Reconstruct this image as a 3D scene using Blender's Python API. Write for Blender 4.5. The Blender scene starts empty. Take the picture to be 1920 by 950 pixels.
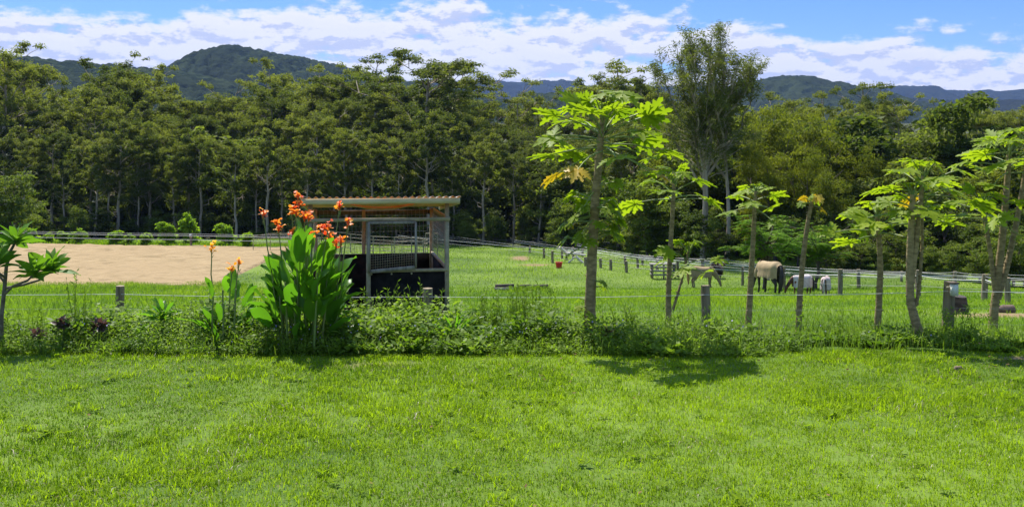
import bpy, math, random
import numpy as np
from mathutils import Vector

# ------------------------------------------------------------------ basics
SC = bpy.context.scene
COL = SC.collection
R = math.radians
F = 1844.0            # focal length in photo pixels (1920 wide)
EYE = 2.9             # camera height above the lawn
HY = 290.0            # photo row of the horizon
rng = np.random.default_rng(11)
random.seed(5)


def vn(x, y, seed=0):
    x = np.asarray(x, float); y = np.asarray(y, float)
    xi = np.floor(x).astype(np.int64); yi = np.floor(y).astype(np.int64)
    fx = x - xi; fy = y - yi
    fx = fx * fx * (3 - 2 * fx); fy = fy * fy * (3 - 2 * fy)

    def h(a, b):
        n = (a * 374761393 + b * 668265263 + seed * 982451653) & 0xFFFFFFFF
        n = ((n ^ (n >> 13)) * 1274126177) & 0xFFFFFFFF
        return ((n ^ (n >> 16)) & 0xFFFF) / 65535.0
    a = h(xi, yi); b = h(xi + 1, yi); c = h(xi, yi + 1); d = h(xi + 1, yi + 1)
    return (a * (1 - fx) + b * fx) * (1 - fy) + (c * (1 - fx) + d * fx) * fy


def fbm(x, y, seed=0, o=4):
    s = 0; a = .5; t = 0
    for i in range(o):
        s = s + a * vn(x * 2 ** i, y * 2 ** i, seed + i * 7); t += a; a *= .5
    return s / t


def sstep(a, b, x):
    t = np.clip((x - a) / (b - a), 0, 1)
    return t * t * (3 - 2 * t)


PD = [-60, 13.8, 15.5, 17.5, 20, 30, 48, 60.5, 80, 95, 112, 140, 200, 300, 600, 1500, 9000]
PZ = [0, 0, -.05, -.33, -.6, -1.7, -3.86, -5.3, -5.8, -6.5, -7.3, -9, -8, 2, 22, 40, 40]
LZ = [0, 0, -.05, -.33, -.6, -1.7, -3.7, -5.3, -5.3, -5.35, -7.3, -9, -8, 2, 22, 40, 40]


def ground(x, d):
    x = np.asarray(x, float); d = np.asarray(d, float)
    a = np.interp(d, PD, PZ); b = np.interp(d, PD, LZ)
    w = sstep(-19.5, -13, x)
    z = b * (1 - w) + a * w
    amp = np.interp(d, [0, 13, 18, 30, 60, 200], [.01, .02, .04, .09, .1, .6])
    arena = (1 - sstep(-19, -17, x)) * sstep(59, 62, d) * (1 - sstep(93, 97, d))
    z = z + (fbm(x * .13, d * .13, 3, 3) - .5) * 2 * amp * (1 - arena)
    return z


def gz(x, d):
    return float(ground(np.array([x]), np.array([d]))[0])


def gp(xp, yp, dmin=7.5):
    """ground point seen at a photo pixel"""
    ds = np.linspace(dmin, 260, 6000)
    xs = (xp - 960) * ds / F
    py = HY + (EYE - ground(xs, ds)) * F / ds
    i = np.argmax(py <= yp)
    d = ds[i]
    return Vector((xs[i], d, float(ground(xs[i:i + 1], ds[i:i + 1])[0])))


def at(xp, yp, d):
    return Vector(((xp - 960) * d / F, d, EYE - (yp - HY) * d / F))


# ------------------------------------------------------------------ mesh builder
class MB:
    def __init__(s):
        s.V = []; s.F = []; s.T = []; s.M = []; s.n = 0

    def add(s, V, Fc, tint=.5, mat=0):
        V = np.asarray(V, float).reshape(-1, 3); Fc = np.asarray(Fc, np.int64)
        s.V.append(V); s.F.append(Fc + s.n)
        s.T.append(np.broadcast_to(np.asarray(tint, float), (len(V),)).copy())
        s.M.append(np.full(len(Fc), mat)); s.n += len(V)

    def tube(s, pts, rad, n=8, cap=True, tint=.5, mat=0, jit=0, sy=None):
        P = np.asarray([tuple(p) for p in pts], float); k = len(P)
        rad = np.broadcast_to(np.asarray(rad, float), (k,))
        T = np.gradient(P, axis=0); T /= np.linalg.norm(T, axis=1)[:, None] + 1e-9
        up = np.array([0, 0, 1.]) if abs(T[:, 2]).mean() < .8 else np.array([1., 0, 0])
        A = np.cross(T, up); A /= np.linalg.norm(A, axis=1)[:, None] + 1e-9
        B = np.cross(A, T)
        th = np.linspace(0, 2 * np.pi, n, endpoint=False)
        rr = rad[:, None] * (1 + (rng.random((k, n)) - .5) * jit)
        ra = rr if sy is None else rr * np.asarray(sy, float).reshape(-1, 1)
        V = P[:, None] + A[:, None] * (np.cos(th) * ra)[..., None] + B[:, None] * (np.sin(th) * rr)[..., None]
        i = np.arange(k - 1)[:, None] * n; j = np.arange(n)[None]; j2 = (j + 1) % n
        Fc = np.stack([i + j, i + j2, i + n + j2, i + n + j], -1).reshape(-1, 4)
        base = s.n
        s.add(V.reshape(-1, 3), Fc, tint, mat)
        if cap:
            for r0, c in ((0, P[0]), (k - 1, P[-1])):
                ring = np.arange(n) + r0 * n
                VV = np.vstack([V[r0], c[None]])
                q = np.stack([np.arange(n), (np.arange(n) + 1) % n, np.full(n, n)], -1)
                if r0 == 0: q = q[:, ::-1]
                s.add(VV, q, tint, mat)

    def bar(s, p0, p1, w, h, tint=.5, mat=0, up=(0, 0, 1)):
        p0 = np.array(tuple(p0), float); p1 = np.array(tuple(p1), float)
        t = p1 - p0; t /= np.linalg.norm(t)
        u = np.array(up, float)
        if abs(t @ u) > .95: u = np.array([0, 1., 0])
        a = np.cross(t, u); a /= np.linalg.norm(a); b = np.cross(a, t)
        V = []
        for p in (p0, p1):
            for sa, sb in ((-1, -1), (1, -1), (1, 1), (-1, 1)):
                V.append(p + a * sa * w / 2 + b * sb * h / 2)
        s.add(V, [[3, 2, 1, 0], [4, 5, 6, 7], [0, 1, 5, 4], [1, 2, 6, 5], [2, 3, 7, 6], [3, 0, 4, 7]], tint, mat)

    def box(s, c, size, rz=0, tint=.5, mat=0):
        c = np.array(tuple(c), float); d = np.array([math.cos(rz), math.sin(rz), 0]) * size[0] / 2
        s.bar(c - d, c + d, size[1], size[2], tint, mat)

    def leaves(s, P, D, N, L, W, tint=.5, mat=0, wide=.42):
        P = np.asarray(P, float); n = len(P)
        if n == 0: return
        D = D / (np.linalg.norm(D, axis=1)[:, None] + 1e-9)
        S = np.cross(D, N); S /= np.linalg.norm(S, axis=1)[:, None] + 1e-9
        L = np.broadcast_to(L, (n,))[:, None]; W = np.broadcast_to(W, (n,))[:, None]
        V = np.stack([P, P + D * L * wide + S * W / 2, P + D * L, P + D * L * wide - S * W / 2], 1).reshape(-1, 3)
        t = np.repeat(np.broadcast_to(np.asarray(tint, float), (n,)), 4)
        s.add(V, np.arange(n * 4).reshape(n, 4), t, mat)

    def blades(s, P, H, W, lean, az, tint, mat=0, face=None):
        """grass blades: quad + tip"""
        n = len(P); P = np.asarray(P, float)
        if n == 0: return
        H = np.broadcast_to(H, (n,)); W = np.broadcast_to(W, (n,)); lean = np.broadcast_to(lean, (n,))
        dx = np.stack([np.cos(az), np.sin(az), np.zeros(n)], 1)
        f = az + np.pi / 2 + (rng.random(n) - .5) * 2 if face is None else face
        sx = np.stack([np.cos(f), np.sin(f), np.zeros(n)], 1) * (W / 2)[:, None]
        up = np.array([0, 0, 1.])
        m = P + up * (H * .6)[:, None] + dx * (H * lean * .3)[:, None]
        t = P + up * (H * (1 - .3 * np.clip(lean, 0, 2)))[:, None] + dx * (H * lean)[:, None]
        V = np.stack([P - sx, P + sx, m + sx * .8, m - sx * .8, t], 1).reshape(-1, 3)
        i = np.arange(n)[:, None] * 5
        tt = np.repeat(np.broadcast_to(np.asarray(tint, float), (n,)), 5)
        b = s.n
        s.add(V, i + np.array([[0, 1, 2, 3]]), tt, mat)
        s.F.append(i + np.array([[3, 2, 4]]) + b); s.M.append(np.full(n, mat))

    def build(s, name, mats, parent=None, smooth=False, loc=None):
        if not isinstance(mats, (list, tuple)): mats = [mats]
        me = bpy.data.meshes.new(name)
        V = np.concatenate(s.V) if s.V else np.zeros((0, 3))
        me.vertices.add(len(V)); me.vertices.foreach_set('co', V.ravel())
        tot = np.concatenate([np.full(len(f), f.shape[1]) for f in s.F])
        idx = np.concatenate([f.ravel() for f in s.F])
        me.loops.add(len(idx)); me.loops.foreach_set('vertex_index', idx.astype(np.int32))
        me.polygons.add(len(tot))
        st = np.concatenate([[0], np.cumsum(tot)[:-1]])
        me.polygons.foreach_set('loop_start', st.astype(np.int32))
        me.polygons.foreach_set('loop_total', tot.astype(np.int32))
        me.polygons.foreach_set('material_index', np.concatenate(s.M).astype(np.int32))
        if smooth: me.polygons.foreach_set('use_smooth', np.ones(len(tot), bool))
        a = me.attributes.new('tint', 'FLOAT', 'POINT'); a.data.foreach_set('value', np.concatenate(s.T).astype(np.float32))
        for m in mats: me.materials.append(m)
        me.update(calc_edges=True)
        o = bpy.data.objects.new(name, me); COL.objects.link(o)
        if parent is not None: o.parent = parent
        if loc is not None: o.location = loc
        return o


def tag(o, label=None, cat=None, group=None, kind=None):
    if label: o['label'] = label
    if cat: o['category'] = cat
    if group: o['group'] = group
    if kind: o['kind'] = kind
    return o


def empty(name, loc, label=None, cat=None, group=None, rz=0, sc=1):
    o = bpy.data.objects.new(name, None); COL.objects.link(o)
    o.location = loc; o.rotation_euler = (0, 0, rz); o.scale = (sc, sc, sc) if not isinstance(sc, tuple) else sc
    o.empty_display_size = .2
    return tag(o, label, cat, group)


def dup(root, loc, rz, sc, label, cat=None, group=None):
    r = root.copy(); COL.objects.link(r)
    r.location = loc; r.rotation_euler = (0, 0, rz); r.scale = sc if isinstance(sc, tuple) else (sc, sc, sc)
    tag(r, label, cat, group)
    for ch in root.children:
        c = ch.copy(); COL.objects.link(c); c.parent = r
    return r


# ------------------------------------------------------------------ materials
class NT:
    def __init__(s, nt): s.nt = nt

    def n(s, t, **k):
        nd = s.nt.nodes.new(t)
        for a, v in k.items(): setattr(nd, a, v)
        return nd

    def l(s, a, b): s.nt.links.new(a, b)

    def val(s, sock, v):
        if isinstance(v, bpy.types.NodeSocket): s.l(v, sock)
        else: sock.default_value = v

    def math(s, op, a, b=0., c=0., clamp=False):
        m = s.n('ShaderNodeMath', operation=op, use_clamp=clamp)
        s.val(m.inputs[0], a); s.val(m.inputs[1], b); s.val(m.inputs[2], c)
        return m.outputs[0]

    def smooth(s, x, a, b):
        m = s.n('ShaderNodeMapRange', interpolation_type='SMOOTHSTEP')
        s.val(m.inputs[0], x); s.val(m.inputs[1], a); s.val(m.inputs[2], b)
        return m.outputs[0]

    def mix(s, f, a, b, bt='MIX'):
        m = s.n('ShaderNodeMix', data_type='RGBA', blend_type=bt)
        s.val(m.inputs['Factor'], f); s.val(m.inputs[6], a); s.val(m.inputs[7], b)
        return m.outputs[2]

    def noise(s, vec, scale, detail=4, rough=.55, dist=0):
        m = s.n('ShaderNodeTexNoise'); m.inputs['Scale'].default_value = scale
        m.inputs['Detail'].default_value = detail; m.inputs['Roughness'].default_value = rough
        m.inputs['Distortion'].default_value = dist
        if vec is not None: s.l(vec, m.inputs['Vector'])
        return m.outputs['Fac']

    def ramp(s, f, stops, interp='LINEAR'):
        m = s.n('ShaderNodeValToRGB'); m.color_ramp.interpolation = interp
        e = m.color_ramp.elements
        while len(e) < len(stops): e.new(.5)
        for q, (p, c) in zip(e, stops):
            q.position = p; q.color = c if len(c) == 4 else (*c, 1)
        s.val(m.inputs[0], f)
        return m.outputs[0]


def newmat(name):
    m = bpy.data.materials.new(name); m.use_nodes = True
    nt = NT(m.node_tree); m.node_tree.nodes.clear()
    out = nt.n('ShaderNodeOutputMaterial')
    return m, nt, out


def c4(c): return (*c, 1)


def leaf_mat(name, a, b, trans=.4, tcol=None, rough=.45, spec=.35, orand=.5):
    """leaves: tint attribute + object random pick between two natural hues"""
    m, g, out = newmat(name)
    at_ = g.n('ShaderNodeAttribute', attribute_name='tint').outputs['Fac']
    oi = g.n('ShaderNodeObjectInfo').outputs['Random']
    f = g.math('ADD', at_, g.math('MULTIPLY', g.math('SUBTRACT', oi, .5), orand), clamp=True)
    col = g.mix(f, c4(a), c4(b))
    p = g.n('ShaderNodeBsdfPrincipled'); g.l(col, p.inputs['Base Color'])
    p.inputs['Roughness'].default_value = rough; p.inputs['Specular IOR Level'].default_value = spec
    t = g.n('ShaderNodeBsdfTranslucent')
    tc = g.mix(1., col, c4(tcol or (1.25, 1.35, .55)), 'MULTIPLY'); g.l(tc, t.inputs['Color'])
    mx = g.n('ShaderNodeMixShader'); mx.inputs[0].default_value = trans
    g.l(p.outputs[0], mx.inputs[1]); g.l(t.outputs[0], mx.inputs[2]); g.l(mx.outputs[0], out.inputs[0])
    return m


def rough_mat(name, a, b, scale=6, stretch=(1, 1, 1), rough=.8, bump=.3, metal=0., spec=.3, thr=(.35, .65), orand=0.):
    m, g, out = newmat(name)
    tc = g.n('ShaderNodeTexCoord').outputs['Object']
    mp = g.n('ShaderNodeMapping'); mp.inputs['Scale'].default_value = stretch; g.l(tc, mp.inputs[0])
    nz = g.noise(mp.outputs[0], scale, 6, .6)
    f = g.smooth(nz, thr[0], thr[1])
    if orand:
        oi = g.n('ShaderNodeObjectInfo').outputs['Random']
        f = g.math('ADD', f, g.math('MULTIPLY', g.math('SUBTRACT', oi, .5), orand), clamp=True)
    col = g.mix(f, c4(a), c4(b))
    p = g.n('ShaderNodeBsdfPrincipled'); g.l(col, p.inputs['Base Color'])
    p.inputs['Roughness'].default_value = rough; p.inputs['Metallic'].default_value = metal
    p.inputs['Specular IOR Level'].default_value = spec
    if bump:
        bp = g.n('ShaderNodeBump'); bp.inputs['Strength'].default_value = bump; bp.inputs['Distance'].default_value = .02
        g.l(nz, bp.inputs['Height']); g.l(bp.outputs[0], p.inputs['Normal'])
    g.l(p.outputs[0], out.inputs[0])
    return m


M = {}
M['lawn'] = leaf_mat('lawn_blades', (.08, .155, .006), (.285, .39, .011), .48, orand=0, rough=.6, spec=.06)
M['paddock'] = leaf_mat('paddock_blades', (.092, .178, .010), (.24, .335, .018), .48, orand=0, rough=.6, spec=.12)
M['weed'] = leaf_mat('weed_leaves', (.085, .155, .014), (.21, .30, .035), .46, orand=0, rough=.55, spec=.16)
M['gum'] = leaf_mat('gum_leaves', (.066, .088, .018), (.20, .215, .04), .5, orand=.8, rough=.6, spec=.12)
M['bush'] = leaf_mat('rainforest_leaves', (.055, .08, .017), (.18, .21, .04), .5, orand=.9, rough=.6, spec=.12)
M['bushlight'] = leaf_mat('pale_bush_leaves', (.075, .11, .018), (.17, .205, .035), .42, orand=.4, rough=.6, spec=.12)
M['wattle'] = leaf_mat('wattle_leaves', (.09, .115, .014), (.21, .22, .026), .52, orand=.4, rough=.6, spec=.12)
M['shrub'] = leaf_mat('shrub_leaves', (.12, .21, .02), (.26, .36, .03), .62, orand=.2, rough=.6, spec=.12)
M['sheoak'] = leaf_mat('sheoak_leaves', (.075, .092, .022), (.165, .185, .04), .48, orand=0, rough=.6, spec=.12)
M['fern'] = leaf_mat('feathery_leaves', (.11, .22, .014), (.21, .34, .022), .62, orand=.2, rough=.6, spec=.12)
M['papaya'] = leaf_mat('papaya_leaves', (.11, .18, .010), (.29, .36, .018), .55, orand=.2, rough=.5, spec=.15)
M['yellow'] = leaf_mat('yellowing_leaves', (.40, .34, .02), (.60, .36, .03), .4, tcol=(1.1, 1.05, .5), orand=0)
M['canna'] = leaf_mat('canna_leaves', (.05, .145, .012), (.13, .28, .02), .58, orand=.1, rough=.36, spec=.35)
M['flower'] = leaf_mat('canna_petals', (.75, .05, .012), (.92, .42, .04), .45, tcol=(1.1, 1.0, .8), orand=0)
M['yflower'] = leaf_mat('yellow_petals', (.9, .30, .02), (.95, .62, .04), .45, tcol=(1.1, 1.0, .7), orand=0)
M['frangi'] = leaf_mat('frangipani_leaves', (.07, .16, .015), (.15, .27, .025), .45, rough=.5, spec=.15, orand=0)
M['purple'] = leaf_mat('purple_leaves', (.06, .05, .03), (.12, .07, .06), .3, tcol=(1.2, .8, .8), orand=0)
M['litter'] = leaf_mat('dead_leaves', (.10, .065, .03), (.2, .13, .06), .2, tcol=(1, 1, .8), orand=0, rough=.8, spec=.05)
M['mauve'] = leaf_mat('mauve_petals', (.30, .25, .55), (.42, .36, .7), .3, tcol=(1, 1, 1), orand=0)
M['dryweed'] = leaf_mat('dry_stalks', (.25, .20, .11), (.36, .32, .2), .3, tcol=(1, 1, .8), orand=0)
M['gumbark'] = rough_mat('gum_bark', (.40, .335, .26), (.20, .155, .11), 2.2, (1, 1, .25), .85, .3, spec=.1, orand=.6)
M['darkbark'] = rough_mat('dark_bark', (.13, .10, .075), (.06, .045, .035), 3, (1, 1, .3), .9, .4)
M['papbark'] = rough_mat('papaya_bark', (.32, .245, .125), (.175, .13, .062), 9, (1, 1, 2.5), .8, .5, spec=.15, orand=.3)
M['stem'] = rough_mat('green_stem', (.13, .2, .04), (.2, .22, .07), 5, rough=.5, bump=0)
M['frbark'] = rough_mat('frangipani_bark', (.16, .14, .11), (.08, .07, .05), 12, rough=.8)
M['post'] = rough_mat('weathered_timber', (.27, .215, .135), (.13, .10, .065), 14, (1, 1, .12), .9, .6)
M['greypost'] = rough_mat('grey_timber', (.30, .28, .24), (.17, .155, .13), 12, (1, 1, .15), .9, .5)
M['olddark'] = rough_mat('old_sleeper', (.10, .075, .06), (.035, .028, .024), 8, (.3, 1, 1), .9, .5)
M['tape'] = rough_mat('white_tape', (.66, .655, .63), (.52, .515, .49), 20, rough=.6, bump=0)
M['wire'] = rough_mat('fence_wire', (.36, .355, .34), (.25, .245, .235), 20, rough=.5, bump=0, metal=.3)
M['steel'] = rough_mat('galvanised_steel', (.37, .32, .21), (.25, .215, .14), 10, rough=.6, bump=.1, metal=.1)
M['rubber'] = rough_mat('black_board', (.010, .0095, .009), (.022, .020, .018), 5, rough=.85, spec=.06, bump=.15)
M['fascia'] = rough_mat('fascia_timber', (.62, .54, .36), (.5, .43, .27), 8, (.3, 1, 1), .75, .2)
M['bucket'] = rough_mat('red_plastic', (.6, .03, .03), (.5, .025, .025), 5, rough=.4, bump=0)
M['whitepl'] = rough_mat('white_plastic', (.72, .72, .68), (.6, .6, .56), 5, rough=.5, bump=0)
M['brick'] = rough_mat('terracotta', (.36, .16, .09), (.24, .11, .07), 20, rough=.85)
M['stone'] = rough_mat('brown_stone', (.16, .11, .08), (.09, .065, .05), 20, rough=.9)
M['silver'] = rough_mat('silver_wood', (.62, .58, .50), (.45, .41, .34), 10, (.3, 1, 1), .85, .4)
# horses
M['dun'] = rough_mat('dun_coat', (.26, .19, .12), (.18, .13, .08), 5, rough=.7, bump=0)
M['black'] = rough_mat('black_coat', (.02, .016, .014), (.035, .028, .024), 5, rough=.6, bump=0)
M['bay'] = rough_mat('bay_coat', (.16, .06, .03), (.10, .04, .02), 5, rough=.6, bump=0)
M['pinkhair'] = rough_mat('grey_hair', (.46, .39, .36), (.36, .3, .28), 12, (1, 1, .2), .7, 0)
M['blond'] = rough_mat('blond_hair', (.42, .24, .09), (.3, .16, .06), 12, (1, 1, .2), .7, 0)
M['khaki'] = rough_mat('khaki_rug', (.34, .25, .135), (.25, .18, .095), 3, rough=.85, bump=.3)
M['taupe'] = rough_mat('taupe_rug', (.33, .24, .13), (.24, .17, .09), 3, rough=.85, bump=.3)
M['whiterug'] = rough_mat('white_rug', (.60, .53, .50), (.44, .38, .36), 4, rough=.85, bump=.3)
M['pinkrug'] = rough_mat('pink_white_rug', (.60, .45, .40), (.44, .36, .34), 5, rough=.85, bump=.3)


def roof_mat():
    m, g, out = newmat('orange_roof_sheet')
    tc = g.n('ShaderNodeTexCoord').outputs['Object']
    nz = g.noise(tc, 3.5, 5)
    col = g.mix(g.smooth(nz, .32, .55), c4((.66, .46, .29)), c4((.84, .80, .72)))
    p = g.n('ShaderNodeBsdfPrincipled'); g.l(col, p.inputs['Base Color']); p.inputs['Roughness'].default_value = .45
    t = g.n('ShaderNodeBsdfTranslucent'); t.inputs['Color'].default_value = (.8, .36, .07, 1)
    mx = g.n('ShaderNodeMixShader'); mx.inputs[0].default_value = .35
    g.l(p.outputs[0], mx.inputs[1]); g.l(t.outputs[0], mx.inputs[2]); g.l(mx.outputs[0], out.inputs[0])
    return m


M['roof'] = roof_mat()

# dirt patches (metres): x, y, rx, ry
DIRT = []
for (xp, yp, rx, ry) in [(1905, 592, 2.2, 1.4), (976, 485, .9, 4.), (1005, 497, 1.6, .9),
                         (740, 681, .55, .14), (700, 684, .35, .1), (1910, 672, .35, .2), (1900, 830, .16, .14)]:
    p = gp(xp, yp); DIRT.append((p.x, p.y, rx, ry))


def dirt(x, y):
    m = 0
    n = fbm(x * 1.7, y * 1.7, 21, 3)
    for (a, b, rx, ry) in DIRT:
        q = np.sqrt(((x - a) / rx) ** 2 + ((y - b) / ry) ** 2)
        m = np.maximum(m, 1 - sstep(.5, 1.15, q + (n - .5) * .9))
    return m


def ground_mat():
    m, g, out = newmat('grass_and_soil')
    pos = g.n('ShaderNodeTexCoord').outputs['Object']
    sep = g.n('ShaderNodeSeparateXYZ'); g.l(pos, sep.inputs[0])
    n1 = g.noise(pos, 1.1, 5, .6); n2 = g.noise(pos, 14., 4, .65); n3 = g.noise(pos, .12, 3, .5)
    green = g.mix(g.smooth(n1, .35, .65), c4((.035, .075, .008)), c4((.07, .12, .012)))
    green = g.mix(g.smooth(n3, .35, .65), green, c4((.12, .18, .022)))
    soil = g.mix(g.smooth(n2, .3, .7), c4((.075, .06, .025)), c4((.14, .115, .05)))
    col = g.mix(g.smooth(n2, .56, .74), green, soil)
    dm = g.n('ShaderNodeAttribute', attribute_name='tint').outputs['Fac']
    col = g.mix(dm, col, g.mix(n2, c4((.24, .16, .085)), c4((.17, .115, .06))))
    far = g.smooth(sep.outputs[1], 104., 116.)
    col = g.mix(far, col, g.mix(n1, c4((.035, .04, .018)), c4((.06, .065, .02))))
    p = g.n('ShaderNodeBsdfPrincipled'); g.l(col, p.inputs['Base Color']); p.inputs['Roughness'].default_value = .9
    p.inputs['Specular IOR Level'].default_value = .15
    b = g.n('ShaderNodeBump'); b.inputs['Strength'].default_value = .5; b.inputs['Distance'].default_value = .03
    g.l(n2, b.inputs['Height']); g.l(b.outputs[0], p.inputs['Normal']); g.l(p.outputs[0], out.inputs[0])
    return m


def sand_mat():
    m, g, out = newmat('raked_sand')
    pos = g.n('ShaderNodeTexCoord').outputs['Object']
    mp = g.n('ShaderNodeMapping'); mp.inputs['Scale'].default_value = (.45, .75, 1); g.l(pos, mp.inputs[0])
    n1 = g.noise(mp.outputs[0], 1.6, 6, .65); n2 = g.noise(mp.outputs[0], .25, 3)
    col = g.mix(g.smooth(n1, .3, .7), c4((.20, .143, .072)), c4((.34, .25, .137)))
    col = g.mix(g.smooth(n2, .3, .7), col, c4((.285, .205, .11)))
    p = g.n('ShaderNodeBsdfPrincipled'); g.l(col, p.inputs['Base Color']); p.inputs['Roughness'].default_value = .95
    p.inputs['Specular IOR Level'].default_value = .1
    b = g.n('ShaderNodeBump'); b.inputs['Strength'].default_value = 1.; b.inputs['Distance'].default_value = .3
    g.l(n1, b.inputs['Height']); g.l(b.outputs[0], p.inputs['Normal']); g.l(p.outputs[0], out.inputs[0])
    return m


def hill_mat(name, a, b, c):
    m, g, out = newmat(name)
    pos = g.n('ShaderNodeTexCoord').outputs['Object']
    v = g.n('ShaderNodeTexVoronoi'); v.inputs['Scale'].default_value = .085; g.l(pos, v.inputs['Vector'])
    n1 = g.noise(pos, .012, 4); n2 = g.noise(pos, .2, 3)
    sp = g.n('ShaderNodeSeparateColor'); g.l(v.outputs['Color'], sp.inputs[0])
    col = g.mix(sp.outputs[0], c4(a), c4(b)); col = g.mix(g.smooth(n1, .4, .7), col, c4(c))
    p = g.n('ShaderNodeBsdfPrincipled'); g.l(col, p.inputs['Base Color']); p.inputs['Roughness'].default_value = .95
    p.inputs['Specular IOR Level'].default_value = 0.
    bm = g.n('ShaderNodeBump'); bm.inputs['Strength'].default_value = .8; bm.inputs['Distance'].default_value = 3
    g.l(n2, bm.inputs['Height']); g.l(bm.outputs[0], p.inputs['Normal']); g.l(p.outputs[0], out.inputs[0])
    return m


# ------------------------------------------------------------------ ground, arena, hills
def axis(lim, fine, step, grow=1.12):
    a = list(np.arange(0, fine, step)); s = step
    while a[-1] < lim: s *= grow; a.append(a[-1] + s)
    return np.array(a)


xa = axis(6500, 45, .45); xs = np.concatenate([-xa[:0:-1], xa])
ya = axis(6500, 112, .4); ys = np.concatenate([[-400, -100, -40, -15], ya])
X, Y = np.meshgrid(xs, ys); Z = ground(X.ravel(), Y.ravel())
mb = MB()
nx, ny = len(xs), len(ys)
i = (np.arange(ny - 1)[:, None] * nx + np.arange(nx - 1)[None]).ravel()
mb.add(np.stack([X.ravel(), Y.ravel(), Z], 1), np.stack([i, i + 1, i + nx + 1, i + nx], 1), dirt(X.ravel(), Y.ravel()))
tag(mb.build('ground', ground_mat(), smooth=True), kind='structure')

AR = [(-75, 61.0), (-17.9, 61.3), (-18.6, 86.5), (-75, 94)]   # arena outline


def in_arena(x, y, m=0.):
    back = np.interp(x, [-75, -18.6], [94, 86.5]); front = np.interp(x, [-75, -17.9], [61., 60.])
    return (x < -18.2 + m) & (y > front - m) & (y < back + m)


mb = MB()
U = np.linspace(0, 1, 320); Vv = np.linspace(0, 1, 190)
uu, vv = np.meshgrid(U, Vv)
ax = -75 + uu * (56.8 - .7 * vv); fr = 61. - 1. * uu; bk = 94 - 7.5 * uu
ay = fr + (bk - fr) * vv
az_ = np.full_like(ax, -5.18) + (fbm(ax * 1.1, ay * 1.5, 5, 3) - .5) * .2
edge = np.minimum(np.minimum(uu, 1 - uu) * 57, np.minimum(vv, 1 - vv) * 27)
az_ -= (1 - sstep(0, .4, edge)) * .4
i = (np.arange(189)[:, None] * 320 + np.arange(319)[None]).ravel()
mb.add(np.stack([ax.ravel(), ay.ravel(), az_.ravel()], 1), np.stack([i, i + 1, i + 321, i + 320], 1))
tag(mb.build('sand_arena', sand_mat(), smooth=True), kind='structure')


def hill(name, prof, d, depth, mat, cell, bump, foot=150, seed=0, res=(420, 90), lo=-20):
    """forested hill whose crest passes through given bearings; canopy bumps are real relief"""
    pxs = np.array([p[0] for p in prof], float); pys = np.array([p[1] for p in prof], float)
    us = np.linspace(pxs[0], pxs[-1], res[0]); crest = np.interp(us, pxs, pys)
    k = np.ones(9) / 9; crest = np.convolve(np.pad(crest, 4, 'edge'), k, 'valid')
    cx = (us - 960) * d / F; cz = EYE - (crest - HY) * d / F - bump * 1.3
    t = np.linspace(-1, .5, res[1])
    CX, T = np.meshgrid(cx, t); CZ = np.broadcast_to(cz, CX.shape)
    wob = (fbm(CX / 90, T * 0 + seed, seed, 3) - .5) * depth * .5
    Yy = d + T * depth + wob
    shp = np.where(T < 0, 1 - np.abs(T) ** 1.6, 1 - (T * 1.2) ** 2)
    gul = (fbm(CX / 130, Yy / 260, seed + 4, 4) - .5) * (CZ - lo) * .45 * np.clip(np.abs(T) * 1.6, 0, 1)
    Zz = lo + (CZ - lo) * shp + gul
    # tree crowns: jittered cells
    gx_ = CX / cell; gy_ = Yy / cell
    best = np.full(CX.shape, 9.)
    for ox in (-1, 0, 1):
        for oy in (-1, 0, 1):
            ix = np.floor(gx_) + ox; iy = np.floor(gy_) + oy
            jx = ix + .15 + .7 * vn(ix + .0, iy + .0, seed + 31); jy = iy + .15 + .7 * vn(ix + .0, iy + .0, seed + 77)
            hh = vn(ix, iy, seed + 99)
            best = np.minimum(best, np.sqrt((gx_ - jx) ** 2 + (gy_ - jy) ** 2) + (1 - hh) * .35)
    Zz = Zz + bump * np.sqrt(np.clip(1 - (best / .95) ** 2, 0, 1)) + (vn(CX / cell * 3, Yy / cell * 3, seed + 5) - .5) * bump * .3
    mb = MB(); nxx, nyy = res
    i = (np.arange(nyy - 1)[:, None] * nxx + np.arange(nxx - 1)[None]).ravel()
    mb.add(np.stack([CX.ravel(), Yy.ravel(), Zz.ravel()], 1), np.stack([i, i + 1, i + nxx + 1, i + nxx], 1))
    return tag(mb.build(name, mat, smooth=False), kind='structure')


HM1 = hill_mat('forested_slope', (.012, .020, .012), (.036, .048, .024), (.022, .030, .017))
HM2 = hill_mat('far_forest', (.010, .016, .014), (.024, .031, .02), (.018, .022, .018))
hill('hills', [(-700, 120), (-300, 104), (60, 103), (170, 111), (260, 120), (350, 128), (480, 160), (640, 200), (760, 240)], 1100, 330, HM1, 13, 9, seed=1, res=(520, 100))
hill('hills', [(150, 230), (240, 170), (330, 128), (358, 120), (384, 104), (407, 92), (452, 86), (492, 89), (524, 97), (560, 100), (612, 107), (655, 118), (700, 132), (780, 150), (900, 175), (1100, 215)], 1450, 420, HM1, 14, 10, seed=2, res=(560, 110))
hill('hills', [(-900, 150), (300, 150), (760, 152), (850, 154), (890, 149), (930, 151), (985, 150), (1030, 149), (1080, 155), (1130, 160), (1250, 162), (1400, 160), (2000, 170), (2800, 160)], 4600, 1100, HM2, 30, 14, seed=3, res=(700, 70))
hill('hills', [(880, 210), (940, 186), (1000, 172), (1060, 167), (1130, 166), (1220, 180), (1340, 215)], 1250, 300, HM1, 13, 9, seed=4, res=(300, 80))
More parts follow.
